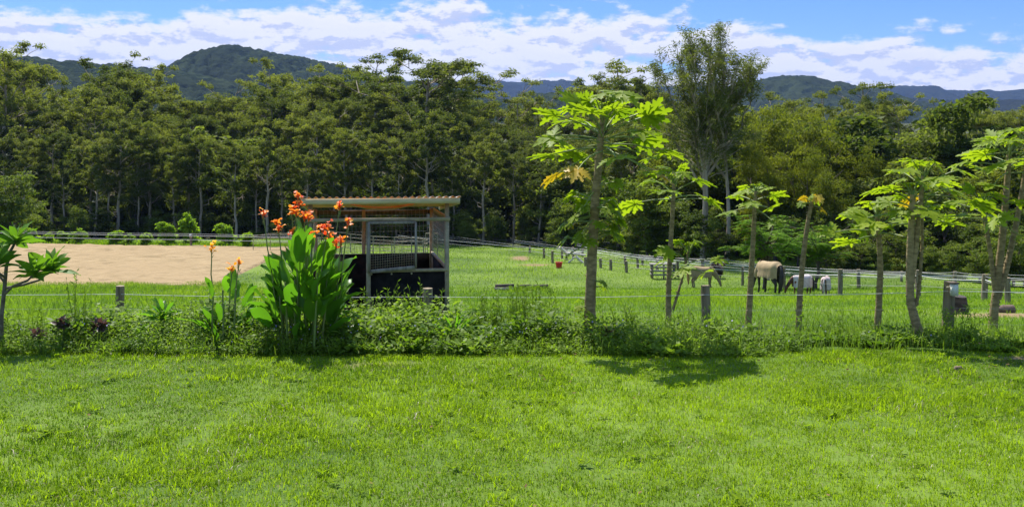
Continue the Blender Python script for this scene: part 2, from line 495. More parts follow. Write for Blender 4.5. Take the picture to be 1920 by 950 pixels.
hill('hills', [(1180, 230), (1300, 180), (1380, 156), (1425, 147), (1470, 142), (1510, 142), (1550, 151), (1600, 165), (1650, 176), (1720, 188), (1850, 215), (1950, 240)], 1900, 480, HM1, 17, 10, seed=6, res=(420, 100))
hill('hills', [(1450, 215), (1580, 185), (1680, 176), (1740, 182), (1800, 187), (1880, 189), (1960, 192), (2100, 186), (2700, 160)], 2600, 600, HM2, 22, 11, seed=7, res=(420, 80))

# ------------------------------------------------------------------ trees
def unit(v): return v / (np.linalg.norm(v, axis=-1, keepdims=True) + 1e-9)


def clump(mb, c, rx, rz, n, L, W, droop=.5, dome=.35, tint=None, g=rng):
    u = unit(g.normal(size=(n, 3))); u[:, 2] = u[:, 2] * (1 - dome) + np.abs(u[:, 2]) * dome
    r = g.random(n) ** .45
    P = np.asarray(c) + u * r[:, None] * np.array([rx, rx, rz])
    D = g.normal(size=(n, 3)); D[:, 2] = D[:, 2] * .5 - droop
    N = g.normal(size=(n, 3)) + np.array([0, -.3, .9])
    tb = g.random() * .8 + .05 if tint is None else tint
    mb.leaves(P, D, N, L * (.6 + .8 * g.random(n)), W * (.7 + .6 * g.random(n)), np.clip(tb + (g.random(n) - .5) * .5, 0, 1))


def bend(p0, p1, k, rise, g, wob=.06):
    p0 = np.asarray(p0, float); p1 = np.asarray(p1, float)
    t = np.linspace(0, 1, k)[:, None]
    L = np.linalg.norm(p1 - p0)
    P = p0 + (p1 - p0) * t
    P[:, 2] += (np.sin(t[:, 0] * np.pi) * rise * L)
    P[1:-1] += g.normal(size=(k - 2, 3)) * wob * L * .5
    return P


def gum(seed, H=20., low=.42, spread=.2, dens=1., bare=False, leafmat='gum', nl=13, limbs_bare=3, pad=1.):
    g = np.random.default_rng(seed)
    root = empty('gum_tree', (0, -500, 0))
    tb = MB(); cb = MB()
    k = 12; t = np.linspace(0, .93, k)
    tr = np.stack([np.cumsum(g.normal(size=k)) * .11, np.cumsum(g.normal(size=k)) * .11, t * H], 1)
    tr[:, :2] -= tr[0, :2]
    r0 = H * (.0125 + .004 * g.random())
    tb.tube(tr, r0 * (1 - t) ** .8 + .03, 8)
    ends = []
    for j in range(nl):
        tt = low + (.92 - low) * (j + g.random() * .8) / nl
        b = np.array([np.interp(tt, t, tr[:, q]) for q in range(3)])
        a = j * 2.4 + g.random() * 1.2
        s = ((tt - low + .06) / (1 - low + .06))
        Rr = H * spread * (math.sin(math.pi * min(1, s * .78 + .22)) ** .55) * (.35 + .95 * g.random())
        e = b + np.array([math.cos(a) * Rr, math.sin(a) * Rr, H * (.05 + .15 * g.random())])
        P = bend(b, e, 6, -.06, g)
        tb.tube(P, np.linspace(r0 * .42 * (1 - tt * .6), .03, 6), 5)
        for q in range(g.integers(2, 5)):
            s0 = P[g.integers(2, 6)]
            ee = s0 + np.array([math.cos(a + g.normal() * .8), math.sin(a + g.normal() * .8), .5 + .5 * g.random()]) * H * .075 * (.5 + g.random())
            tb.tube(bend(s0, ee, 4, 0, g), np.linspace(.05, .018, 4), 4, cap=False)
            ends.append(ee)
        ends.append(e)
        if g.random() < .6: ends.append(P[3] + g.normal(size=3) * H * .018)
    for j in range(5):
        ends.append(tr[-1] + g.normal(size=3) * np.array([H * .05, H * .05, H * .025]) + np.array([0, 0, H * .035]))
    for j in range(limbs_bare):      # dead pale branches below the crown
        tt = .25 + .4 * g.random(); b = np.array([np.interp(tt, t, tr[:, q]) for q in range(3)]); a = g.random() * 6.28
        e = b + np.array([math.cos(a), math.sin(a), .7]) * H * (.06 + .1 * g.random())
        P = bend(b, e, 5, -.1, g, .12); tb.tube(P, np.linspace(.07, .02, 5), 4, cap=False)
        e2 = P[3] + g.normal(size=3) * .8; tb.tube(bend(P[3], e2, 3, 0, g), np.linspace(.035, .012, 3), 4, cap=False)
    for e in ends:
        s = .75 + .6 * g.random()
        clump(cb, e + np.array([0, 0, g.normal() * H * .012]), H * .043 * s * pad, H * (.032 + .018 * g.random()) * s * pad, int(225 * dens * s), .36, .115, .85, .35, None, g)
        if g.random() < .35:
            clump(cb, e + g.normal(size=3) * np.array([1, 1, .5]) * H * .035, H * .032, H * .016, int(95 * dens), .34, .12, .45, .55, None, g)
    tb.build('trunk', M['gumbark'], root, True); cb.build('crown', M[leafmat], root)
    root['H'] = float(np.percentile(np.concatenate(cb.V)[:, 2], 99.7))
    return root


def bushy(seed, H=9., R_=3.4, name='rainforest_tree', leafmat='bush', n=46, base=.12, L=.42, W=.2, dens=1., droop=.35):
    g = np.random.default_rng(seed)
    root = empty(name, (0, -500, 0)); tb = MB(); cb = MB()
    ns = g.integers(1, 4)
    for q in range(ns):
        a = g.random() * 6.28; e = np.array([math.cos(a) * R_ * .35, math.sin(a) * R_ * .35, H * .75])
        P = bend((g.normal() * .15, g.normal() * .15, -.2), e, 7, 0, g, .05)
        tb.tube(P, np.linspace(H * .018, .03, 7), 6)
        for w in range(4):
            s0 = P[g.integers(2, 6)]; a2 = g.random() * 6.28
            tb.tube(bend(s0, s0 + np.array([math.cos(a2), math.sin(a2), .6]) * R_ * .6, 4, 0, g), np.linspace(.06, .02, 4), 4, cap=False)
    lob = [(g.normal() * R_ * .35, g.normal() * R_ * .35, H * (.22 + .6 * (q_ + g.random()) / 5), R_ * (.45 + .3 * g.random())) for q_ in range(5)]
    for j in range(n):
        lx, ly, lz, lr = lob[g.integers(0, 5)]
        u = unit(g.normal(size=3)); u[2] = u[2] * 1.1 + .1
        p = np.array([lx, ly, lz]) + u * lr * np.array([1, 1, 1.15]) * (.65 + .4 * g.random())
        p[2] = np.clip(p[2], H * base, H)
        s = .7 + .6 * g.random()
        clump(cb, p, R_ * .3 * s, R_ * .2 * s, int(95 * dens * s), L, W, droop, .4, None, g)
    tb.build('trunk', M['darkbark'], root, True); cb.build('crown', M[leafmat], root)
    root['H'] = float(np.percentile(np.concatenate(cb.V)[:, 2], 99.7))
    return root


GUMS = [gum(100 + q, 20, low=lo, spread=sp, dens=de, nl=nl_, pad=[1., .85, 1.1, .8, 1., .9, 1.15][q]) for q, (lo, sp, de, nl_) in enumerate(
    [(.40, .125, 1.1, 14), (.50, .15, 1., 12), (.45, .12, 1.15, 13), (.55, .17, .85, 11), (.34, .12, 1.15, 16), (.48, .14, .9, 12), (.42, .155, 1., 14)])]
FRONT = [gum(160 + q, 16, low=.5, spread=.17, dens=.75, nl=11, limbs_bare=6, pad=.85) for q in range(4)]
OPEN = [gum(140 + q, 20, low=.58, spread=.19, dens=.5, nl=11, limbs_bare=5, pad=.72) for q in range(3)]
BUSH = [bushy(200 + q, 9, 3.0 + .4 * (q % 3), n=56) for q in range(5)]
PALE = [bushy(230 + q, 7, 3.0, 'pale_bush', 'bushlight', n=50, L=.34, W=.17) for q in range(3)]
WATT = [bushy(250 + q, 11, 3.3, 'wattle_tree', 'wattle', n=70, L=.36, W=.09, dens=1.5, base=.2, droop=.7) for q in range(4)]

SKY = np.array([(-400, 110), (0, 92), (45, 100), (70, 142), (150, 140), (180, 112), (240, 108), (300, 126), (350, 140), (490, 142), (520, 116), (600, 118), (650, 128), (700, 104), (730, 118), (765, 142),
                (800, 100), (835, 102), (870, 132), (905, 168), (950, 158), (985, 152), (1030, 192), (1080, 205), (1115, 138), (1150, 128), (1200, 142), (1240, 175), (1400, 178), (1450, 185),
                (1500, 192), (1550, 180), (1610, 164), (1660, 165), (1700, 192), (1780, 196), (1830, 184), (1880, 194), (1920, 206), (2300, 190)], float)


def edge_d(xp): return np.interp(xp, [0, 960, 1060, 1190, 1320, 1600, 1920, 2300], [115, 113, 108, 90, 80, 74, 67, 62])


def where(xp):
    if xp < 500: return 'behind the sand arena'
    if xp < 900: return 'behind the roofed shelter'
    if xp < 1230: return 'beyond the red bucket'
    return 'behind the horses'


used = set()


def put(proto, x, d, H, label, cat, group, wide=1.):
    s = H / proto['H']
    loc = (x, d, gz(x, d) - .1); rz = random.random() * 6.28
    if proto.name not in used:
        used.add(proto.name); proto.location = loc; proto.rotation_euler = (0, 0, rz); proto.scale = (s * wide, s * wide, s)
        return tag(proto, label, cat, group)
    return dup(proto, loc, rz, (s * wide, s * wide, s), label, cat, group)


placed = []


def free(x, d, m):
    for (a, b) in placed:
        if (a - x) ** 2 + (b - d) ** 2 < m * m: return False
    placed.append((x, d)); return True


GL = {'gum': 'tall gum tree with bare grey trunk in the forest {}',
      'open': 'thin gum with see-through crown rising above the forest {}',
      'bush': 'dark bushy rainforest tree at the foot of the forest {}',
      'watt': 'yellow green feathery wattle tree in front of the gums {}',
      'pale': 'pale green rounded bush lit along the forest edge {}'}
GC = {'gum': 'tree', 'open': 'tree', 'bush': 'tree', 'watt': 'tree', 'pale': 'bush'}


def plant(kind, protos, xp, d, H, wide=1.):
    w = where(xp)
    put(protos[random.randrange(len(protos))], (xp - 960) * d / F, d, H, GL[kind].format(w), GC[kind], {'gum': 'gum trees', 'open': 'open crowned gums', 'bush': 'rainforest trees', 'watt': 'wattle trees', 'pale': 'pale bushes'}[kind] + ' ' + w, wide)


# gum rows, tallest reach the skyline
cnt = 0
for row, (dd, off, step, mind) in enumerate([(4, 75, 58, 3.5), (13, 45, 70, 3.5), (24, 25, 66, 4.), (40, 6, 54, 4.5), (62, -2, 58, 5.5), (100, 8, 64, 7.), (150, 26, 78, 8.)]):
    xp = -170 + row * 17
    while xp < 2110:
        xq = xp + random.uniform(-20, 20)
        d = edge_d(xq) + dd * random.uniform(.85, 1.15) + random.uniform(-2, 2)
        right = xq > 1230
        if right and row < 2: xp += step; continue
        if right and row == 2: d += 18
        top = np.interp(xq, SKY[:, 0], SKY[:, 1]) + off + random.uniform(12, 76) + (4 if right else 0)
        x = (xq - 960) * d / F
        if free(x, d, mind):
            base = gz(x, d); H = EYE - (top - HY) * d / F - base
            plant('gum', GUMS, xq, d, min(max(H, 12), 36)); cnt += 1
        xp += step
# pale trunked gums along the front of the forest, at the bearings of the photo
for (xq, top, dd) in [(120, 300, 0), (178, 250, -1), (205, 275, 0), (222, 225, 1), (262, 300, -1), (330, 290, 0), (375, 240, 0), (443, 262, -1), (478, 300, 1), (503, 240, -1), (533, 290, 0), (578, 268, -1.5), (628, 280, 0),
                      (652, 225, 0), (700, 250, 1), (742, 280, 0), (803, 205, -1), (850, 290, 0), (905, 250, -1.5), (962, 270, 0), (1010, 290, 1), (40, 260, 1)]:
    d = edge_d(xq) + dd; x = (xq - 960) * d / F; H = EYE - (top - HY) * d / F - gz(x, d)
    plant('gum', FRONT, xq, d, H, .95); cnt += 1
# skyline emergents at the bearings of the photo
for (xq, top, dd) in [(12, 75, 20), (40, 88, 30), (190, 108, 36), (235, 104, 50), (285, 118, 45), (510, 112, 50), (600, 120, 48), (640, 122, 50), (705, 100, 34), (725, 112, 48), (800, 90, 22), (832, 96, 36),
                      (862, 118, 30), (975, 148, 40), (1000, 170, 55), (1120, 126, 46), (1150, 120, 52), (1185, 132, 48), (1210, 148, 52), (1460, 170, 66), (1510, 178, 72), (1545, 172, 75), (1615, 156, 60), (1650, 156, 66),
                      (1680, 172, 60), (1775, 188, 66), (1832, 178, 60), (1870, 186, 72), (1905, 196, 70), (440, 150, 40), (930, 172, 45)]:
    d = edge_d(xq) + dd; x = (xq - 960) * d / F; H = EYE - (top - HY) * d / F - gz(x, d)
    plant('open', OPEN, xq, d, H, 1.45 if xq in (800, 832, 1150, 705) else 1.)
    cnt += 1
# understorey
for row, (dd, step, h0, h1) in enumerate([(2, 58, 3.5, 7), (9, 52, 6, 11), (18, 58, 9, 15)]):
    xp = -160 + row * 23
    while xp < 2100:
        xq = xp + random.uniform(-16, 16); d = edge_d(xq) + dd + random.uniform(-1.5, 2.5); x = (xq - 960) * d / F
        if not (row == 0 and random.random() < .2):
            plant('bush', BUSH, xq, d, random.uniform(h0, h1), random.uniform(.85, 1.2))
        xp += step * (1.15 if xq > 1230 else 1)
# low lit growth at the very foot of the forest
xp = -160
while xp < 2100:
    xq = xp + random.uniform(-14, 14); d = edge_d(xq) - random.uniform(.3, 2.2)
    if random.random() < .72:
        k_ = random.random() < .45
        plant('pale' if k_ else 'bush', PALE if k_ else BUSH, xq, d, random.uniform(1.6, 4.6), random.uniform(.9, 1.4))
    xp += 34
for j_ in range(46):
    xq = -60 + 1270 * (j_ + random.random()) / 46; d = edge_d(xq) + random.uniform(3, 12)
    k_ = random.random() < .4
    plant('pale' if k_ else 'bush', PALE if k_ else BUSH, xq, d, random.uniform(5, 10.5), random.uniform(.7, 1.))
# yellow-green belt on the right and lit bushes
for (xq, dd, top) in [(1235, 8, 215), (1400, 10, 235), (1440, 14, 205), (1480, 8, 200), (1530, 9, 215), (1560, 14, 230), (1425, 4, 290), (1600, 10, 262), (1500, 3, 290), (1570, 3, 320), (1650, 9, 300), (1290, 10, 240), (1350, 14, 235), (1710, 8, 320),
                      (1250, 4, 290), (1820, 8, 330), (1465, 24, 205), (1515, 26, 212), (1580, 30, 222), (1900, 9, 320), (1690, 22, 260), (1760, 20, 268), (1850, 20, 270), (1950, 16, 280), (1385, 20, 228), (1455, 3, 262), (1545, 6, 272), (1420, 18, 212), (1590, 14, 250), (1625, 18, 262), (1540, 22, 205), (1330, 8, 300), (1270, 12, 262), (1490, 14, 236), (1730, 12, 300), (1790, 14, 300)]:
    d = edge_d(xq) + dd; x = (xq - 960) * d / F; H = EYE - (top - HY) * d / F - gz(x, d)
    plant('watt', WATT, xq, d, H, random.uniform(.5, .8))
for (xq, d, top) in [(10, 101, 322), (48, 105, 372), (1215, 86, 335), (1255, 84, 372), (1190, 89, 380), (880, 110, 415), (1075, 104, 360), (1050, 104, 395), (1790, 66, 452), (1835, 64, 440), (1880, 62, 425), (1745, 68, 460), (1920, 61, 420), (690, 112, 415), (640, 113, 430), (1650, 70, 450), (930, 111, 400), (150, 112, 385)]:
    x = (xq - 960) * d / F; H = EYE - (top - HY) * d / F - gz(x, d)
    plant('pale', PALE, xq, d, H, random.uniform(.85, 1.1))


# the tall fine-leaved tree standing alone above the right of the forest
def tall_tree():
    g = np.random.default_rng(77); H = 20.6; d = 79.
    x = (1318 - 960) * d / F
    root = empty('tall_sheoak', (x, d, gz(x, d) - .1), 'tallest tree, fine leaved with many steep upright branches against the sky', 'tree')
    tb = MB(); cb = MB()
    k = 10; t = np.linspace(0, 1, k)
    tr = np.stack([.25 * np.sin(t * 3), .2 * np.sin(t * 2 + 1), t * H * .5], 1)
    tb.tube(tr, np.linspace(.27, .17, k), 9)
    stems = []
    tr2 = np.stack([2.1 + .15 * np.sin(t * 4), np.full(k, .8), t * H * .42], 1); tb.tube(tr2, np.linspace(.2, .1, k), 8)
    for j in range(19):
        a = j * 2.4; s0 = tr[-1 - (j % 5)] if j < 15 else tr2[-1 - j % 3]
        rr = (.5 + 3.8 * g.random() ** .7)
        top = H * (1.0 - .055 * rr - .05 * g.random())
        e = np.array([math.cos(a) * rr + .25, math.sin(a) * rr, top])
        P = bend(s0, e, 11, 0, g, .02); P[:, :2] += (e[:2] - s0[:2]) * .18 * np.sin(np.linspace(0, np.pi, 11))[:, None]
        tb.tube(P, np.linspace(.13, .02, 11), 6); stems.append(P)
    for P in stems:
        for q in range(30):
            f = .18 + .82 * g.random(); b = np.array([np.interp(f, np.linspace(0, 1, 11), P[:, z]) for z in range(3)])
            a = g.random() * 6.28; L = (.6 + 1.35 * g.random()) * (1.15 - .5 * f)
            e = b + np.array([math.cos(a) * .62, math.sin(a) * .62, .9]) * L
            tb.tube(bend(b, e, 4, 0, g), np.linspace(.028, .01, 4), 4, cap=False)
            clump(cb, e, .42, .5, 36, .34, .065, .35, .1, None, g); clump(cb, (b + e) / 2, .3, .35, 16, .34, .06, .35, .1, None, g)
    for j in range(90):            # lower skirt of finer growth
        a = g.random() * 6.28; rr = 1.5 + 3.2 * g.random(); z = H * (.36 + .34 * g.random())
        p = np.array([math.cos(a) * rr, math.sin(a) * rr, z])
        tb.tube(bend(p * np.array([.3, .3, .88]), p, 4, 0, g), np.linspace(.04, .012, 4), 4, cap=False)
        clump(cb, p, .75, .6, 60, .36, .07, .5, .1, None, g)
    tb.build('trunk', M['gumbark'], root, True); cb.build('crown', M['sheoak'], root)


tall_tree()


def feathery(loc, label, Hh, W_, seed):
    g = np.random.default_rng(seed)
    root = empty('feathery_tree', loc, label, 'tree'); tb = MB(); cb = MB()
    tr = bend((0, 0, -.1), (.2, .1, Hh * .55), 6, 0, g, .04); tb.tube(tr, np.linspace(.11, .07, 6), 7)
    for j in range(26):
        a = j * 2.4; rr = W_ * (.2 + .8 * g.random()) * .5; z = Hh * (.45 + .55 * g.random() * (1 - .35 * rr / W_ * 2))
        e = np.array([math.cos(a) * rr, math.sin(a) * rr, z])
        P = bend(tr[3 + j % 3], e, 5, .08, g); tb.tube(P, np.linspace(.05, .015, 5), 4, cap=False)
        for q in range(16):      # fronds radiating flat from each twig
            fa = a + g.normal() * 1.2; L = .55 + .35 * g.random(); s0 = P[2 + q % 3] + g.normal(size=3) * .08
            n = 15; tt = np.linspace(.08, 1, n)
            dr = np.array([math.cos(fa), math.sin(fa), .12]); sd = np.array([-math.sin(fa), math.cos(fa), 0])
            ax_ = s0 + dr * L * tt[:, None]; ax_[:, 2] -= .28 * L * tt ** 2
            ll = .2 * np.sin(np.pi * (.15 + .8 * tt))
            for sg in (-1, 1):
                D = sd * sg + dr * .45 + np.array([0, 0, -.15]); D = np.broadcast_to(D, (n, 3)) + g.normal(size=(n, 3)) * .1
                cb.leaves(ax_, D, np.broadcast_to(np.array([0, 0, 1.]), (n, 3)), ll, .07, np.clip(.3 + .4 * g.random() + .2 * g.random(n), 0, 1))
    tb.build('trunk', M['darkbark'], root, True); cb.build('crown', M['fern'], root)


for (xp, d, ytop, w, lab) in [(1432, 55, 386, 3.6, 'bright green feathery tree with layered fronds behind the big horse'), (1530, 58, 398, 3.2, 'smaller feathery green tree behind the ponies by the fence')]:
    x = (xp - 960) * d / F; z = gz(x, d)
    feathery((x, d, z), lab, EYE - (ytop - HY) * d / F - z, w * 1.5, xp)

# ------------------------------------------------------------------ small shrubs beside the arena
SHR = bushy(300, 1.6, .62, 'garden_shrub', 'shrub', n=60, base=.06, L=.2, W=.1, dens=.42)
SHR2 = bushy(301, 1.6, .7, 'garden_shrub', 'shrub', n=60, base=.06, L=.2, W=.1, dens=.42)
shr = [(55, 91.6, 1.6, ''), (88, 91.4, 1.1, ''), (120, 91, 1.25, ''), (147, 90.8, 1.5, ''), (215, 90, 1.4, ''), (240, 89.8, 1.15, ''), (272, 89.4, 1.2, '')]
for q, (xp, d, h, _) in enumerate(shr):
    x = (xp - 960) * d / F
    put([SHR, SHR2][q % 2], x, d, h, 'small green shrub in the low row along the back of the sand arena', 'shrub', 'low shrubs behind the arena', 1.25)
for (xp, d, ytop, lab, w, pr) in [(313, 90, 414, 'tall double topped green shrub at the back edge of the sand', .9, SHR), (358, 91.5, 397, 'tallest yellow green shrub behind the signed arena post', .72, SHR2),
                                  (423, 89.5, 417, 'rounded green shrub behind the small yellow canna flower', .95, SHR), (463, 88, 434, 'lowest rounded shrub at the corner of the sand nearest the orange cannas', 1.25, SHR)]:
    x = (xp - 960) * d / F; z = gz(x, d)
    put(pr, x, d, EYE - (ytop - HY) * d / F - z, lab, 'shrub', None, w * 1.05)

# ------------------------------------------------------------------ papaya trees
def papaya_leaf(mb, base, az, el, plen, size, g, tint, mat=0, pmat=1, tilt=None):
    """petiole + lobed blade"""
    base = np.asarray(base, float)
    dr = np.array([math.cos(az) * math.cos(el), math.sin(az) * math.cos(el), math.sin(el)])
    tip = base + dr * plen; tip[2] -= .12 * plen * math.cos(el)
    P = bend(base, tip, 5, .05, g, .01)
    mb.tube(P, np.linspace(.014, .009, 5), 5, False, .5, pmat)
    drop = -.35 + .8 * g.random() if tilt is None else tilt
    e = np.array([math.cos(az) * math.cos(drop), math.sin(az) * math.cos(drop), -math.sin(drop)])
    sd = np.array([-math.sin(az), math.cos(az), 0.]); nn = np.cross(e, sd)
    roll = g.normal() * .38; sd, nn = sd * math.cos(roll) + nn * math.sin(roll), nn * math.cos(roll) - sd * math.sin(roll)
    for th, ln in ((0, 1.), (.62, .95), (-.62, .95), (1.22, .82), (-1.22, .82), (1.9, .62), (-1.9, .62), (2.6, .42), (-2.6, .42)):
        ln = ln * size * (.9 + .2 * g.random()) * .62
        ld = e * math.cos(th) + sd * math.sin(th); ls = -e * math.sin(th) + sd * math.cos(th)
        st = np.array([0, .18, .34, .46, .52, .66, .72, .86, 1.]); w = np.array([.015, .10, .145, .30, .13, .24, .085, .11, .004]) * ln * 1.02
        fw = np.array([0, 0, 0, .07, 0, .06, 0, .02, 0]) * ln
        dz = (-.14 + .09 * g.normal()) * ln * st ** 2 + .01 * g.normal()
        C = tip + ld * (st * ln)[:, None] + nn * dz[:, None]
        up_ = nn * (.18 * w)[:, None]
        Lf = C + ls * w[:, None] + ld * fw[:, None] + up_; Rt = C - ls * w[:, None] + ld * fw[:, None] + up_
        V = np.stack([C, Lf, Rt], 1).reshape(-1, 3); ii = np.arange(len(st) - 1) * 3
        mb.add(V, np.concatenate([np.stack([ii, ii + 3, ii + 4, ii + 1], 1), np.stack([ii, ii + 2, ii + 5, ii + 3], 1)]), np.clip(tint + .12 * g.normal(), 0, 1), mat)


def crown(cb, yb, top, n, size, plen, g, up=(1.25, -.25), yel=0, drop=.35):
    top = np.asarray(top, float)
    for j in range(n):
        f = (j + .5) / n
        a = j * 2.4 + g.random() * .5; el = up[0] + (up[1] - up[0]) * f + g.normal() * .1
        s = size * 1.06 * (.6 + .5 * min(1, f * 1.6)) * (.85 + .3 * g.random()) * (.7 if yel and j >= n - yel else 1)
        b = top - np.array([0, 0, drop * f])
        isy = (yel and j >= n - yel)
        papaya_leaf(yb if isy else cb, b, a, el, plen * 1.06 * (.45 + .6 * min(1, f * 1.5)) * (.85 + .3 * g.random()), s, g, .35 + .4 * g.random(), tilt=(.62 if isy else None))
    for j in range(4):           # tiny new leaves standing at the tip
        papaya_leaf(cb, top, g.random() * 6.28, 1.2, plen * .3, size * .3, g, .8)


def trunk_mesh(tb, P, r0, r1, g):
    P = np.asarray(P, float); k = 34
    s = np.linspace(0, 1, len(P)); t = np.linspace(0, 1, k)
    # smooth resample
    Q = np.stack([np.interp(t, s, P[:, q]) for q in range(3)], 1)
    for _ in range(4): Q[1:-1] = (Q[:-2] + Q[1:-1] * 2 + Q[2:]) / 4
    r = (r0 + (r1 - r0) * t) * .86
    r = r * (1 + .05 * (np.arange(k) % 2)); r[0] *= 1.15
    tb.tube(Q, r, 12, True, .5, 0, .07)
    for j in range(26):          # knobbly leaf scars
        f = g.random(); q = int(f * (k - 1)); a = g.random() * 6.28
        c = Q[q] + np.array([math.cos(a), math.sin(a), 0]) * r[q] * .97
        tb.tube([c - np.array([0, 0, .012]), c + np.array([math.cos(a) * .012, math.sin(a) * .012, 0]), c + np.array([0, 0, .012])], [.008, .016, .006], 5, False)


def papaya(xp, yp, label, stems, seed, shoots=(), widths=(.24, .11), d=None):
    """stems: list of dict(path=[(px,py),...], n, size, plen, yel)"""
    g = np.random.default_rng(seed)
    b = gp(xp, yp) if d is None else Vector(((xp - 960) * d / F, d, gz((xp - 960) * d / F, d)))
    root = empty('papaya_tree', b, label, 'tree', 'papaya trees along the front fence'); d = b.y
    for q, st in enumerate(stems):
        tb = MB(); cb = MB(); yb = MB()
        P = [np.array(at(x_, y_, d)) - np.array(b) + np.array([0, st.get('dy', 0) * i_ / len(st['path']), 0]) for i_, (x_, y_) in enumerate(st['path'])]
        if q == 0: P[0][2] = -.08
        trunk_mesh(tb, P, st['r'][0], st['r'][1], g)
        crown(cb, yb, P[-1], st['n'], st['size'], st['plen'], g, st.get('up', (1.25, -.25)), st.get('yel', 0), st.get('drop', .35))
        for (lx, ly, az, el, pl, sz, yl) in st.get('extra', ()):    # leaves on the trunk
            pb = np.array(at(lx, ly, d)) - np.array(b)
            papaya_leaf(yb if yl else cb, pb, az, el, pl, sz, g, .35 + .3 * g.random(), tilt=.7)
        tb.build('trunk' if q == 0 else 'side_stem', M['papbark'], root, True)
        if cb.n: cb.build('crown', [M['papaya'], M['stem']], root)
        if yb.n: yb.build('yellow_leaves', [M['yellow'], M['stem']], root)
    return root


g0 = np.random.default_rng(4)
ex1 = []
for j in range(34):      # second flush of leaves hanging along the upper trunk of the big tree
    yy = 345 + 120 * g0.random(); ex1.append((1121 - (yy - 270) * .04, yy, g0.random() * 6.28, .1 + .4 * g0.normal(), (.28 + .22 * g0.random()), .21 + .13 * g0.random(), j == 5))
for j in range(6):
    ex1.append((1108, 528 + 12 * j, -.6 + 1.05 * j, .2, .2, .24, j == 2))
papaya(1105, 646, 'biggest papaya with the thickest trunk, wide crown and yellow lower leaves', [
    dict(path=[(1105, 646), (1106, 590), (1109, 500), (1114, 400), (1121, 320), (1127, 255), (1130, 222)], r=(.112, .045), n=36, size=.6, plen=.84, yel=3, up=(1.2, -.3), drop=.55, extra=ex1)], 1)
papaya(1254, 632, 'slim papaya with a leaning leafy side shoot next to the big papaya', [
    dict(path=[(1254, 632), (1253, 560), (1256, 480), (1261, 400), (1264, 345)], r=(.062, .038), n=12, size=.5, plen=.58, up=(1.1, -.1)),
    dict(path=[(1262, 580), (1274, 540), (1284, 505), (1291, 470)], r=(.03, .016), n=9, size=.42, plen=.5, up=(1.0, -.1))], 2)
papaya(1402, 628, 'single straight papaya with a small flat crown beside the big horse', [
    dict(path=[(1401, 628), (1406, 560), (1411, 470), (1414, 410), (1417, 358)], r=(.074, .034), n=11, size=.4, plen=.42, up=(.9, -.3))], 3)
papaya(1497, 632, 'nearly bare leaning papaya with only a tuft of yellow leaves', [
    dict(path=[(1497, 632), (1499, 560), (1506, 480), (1514, 420), (1522, 378)], r=(.066, .036), n=0, size=.2, plen=.2,
         extra=[(1522, 377, .2, .5, .16, .26, 1), (1521, 378, 2.6, .6, .14, .24, 1), (1522, 376, -1.2, .5, .15, .22, 1), (1522, 378, 1.2, .9, .12, .2, 1), (1520, 384, -.1, -.2, .2, .22, 1), (1522, 380, .9, .3, .26, .24, 0), (1521, 382, 3.6, .2, .22, .2, 0), (1522, 377, -2., 1., .12, .18, 0)])], 4)
papaya(1644, 634, 'straight single papaya with a low wide crown right of the leaning yellow one', [
    dict(path=[(1643, 634), (1648, 570), (1651, 500), (1648, 450), (1645, 405)], r=(.07, .04), n=13, size=.52, plen=.62, up=(1.1, -.2))], 5)
papaya(1727, 642, 'bent papaya whose trunk curves up into two stems and a thin side stem', [
    dict(path=[(1730, 642), (1716, 600), (1706, 565), (1706, 480), (1709, 420), (1712, 365)], r=(.088, .05), n=11, size=.5, plen=.62, up=(1.1, -.1)),
    dict(path=[(1708, 530), (1716, 470), (1724, 400), (1731, 330)], r=(.06, .035), n=12, size=.5, plen=.6, up=(1.15, -.1), yel=1),
    dict(path=[(1718, 572), (1727, 530), (1734, 460), (1737, 385)], r=(.032, .024), n=7, size=.42, plen=.5, up=(1., 0), dy=.2)], 6)
papaya(1860, 626, 'largest forked papaya at the right edge with three long stems', [
    dict(path=[(1860, 626), (1864, 580), (1869, 540), (1880, 440), (1888, 350), (1892, 290)], r=(.1, .05), n=14, size=.58, plen=.75, up=(1.15, -.2)),
    dict(path=[(1866, 552), (1858, 480), (1850, 430), (1844, 380)], r=(.05, .03), n=11, size=.5, plen=.6, up=(1.05, -.15)),
    dict(path=[(1870, 560), (1890, 500), (1910, 420), (1928, 330), (1938, 262)], r=(.07, .04), n=13, size=.58, plen=.7, up=(1.15, -.2), dy=.2)], 7)


# ------------------------------------------------------------------ canna lilies
def paddle(mb, base, az, el, L, W, g, tint, curl=.5, mat=0):
    """broad canna / frangipani leaf, folded along the midrib and arching"""
    k = 9; t = np.linspace(0, 1, k)
    ang = el - curl * t ** 1.6
    dr = np.stack([np.cos(az) * np.cos(ang), np.sin(az) * np.cos(ang), np.sin(ang)], 1)
    C = np.asarray(base) + np.concatenate([[np.zeros(3)], np.cumsum(dr[:-1] * L / (k - 1), 0)])
    roll = g.normal() * .5
    sd = np.array([-math.sin(az), math.cos(az), 0.])
    nn = np.cross(dr, sd)
    S = sd * math.cos(roll) + nn * math.sin(roll); NN = nn * math.cos(roll) - sd * math.sin(roll)
    w = W / 2 * np.sin(np.pi * np.clip(t * .93 + .06, 0, 1)) ** .75; w[-1] = .002; w[0] = .008
    wav = .085 * W * np.sin(t * 9 + g.random() * 6)
    V = np.stack([C, C + S * w[:, None] + NN * (w * .3 + wav)[:, None], C - S * w[:, None] + NN * (w * .3 - wav)[:, None]], 1).reshape(-1, 3)
    ii = np.arange(k - 1) * 3
    mb.add(V, np.concatenate([np.stack([ii, ii + 3, ii + 4, ii + 1], 1), np.stack([ii, ii + 2, ii + 5, ii + 3], 1)]), tint, mat)


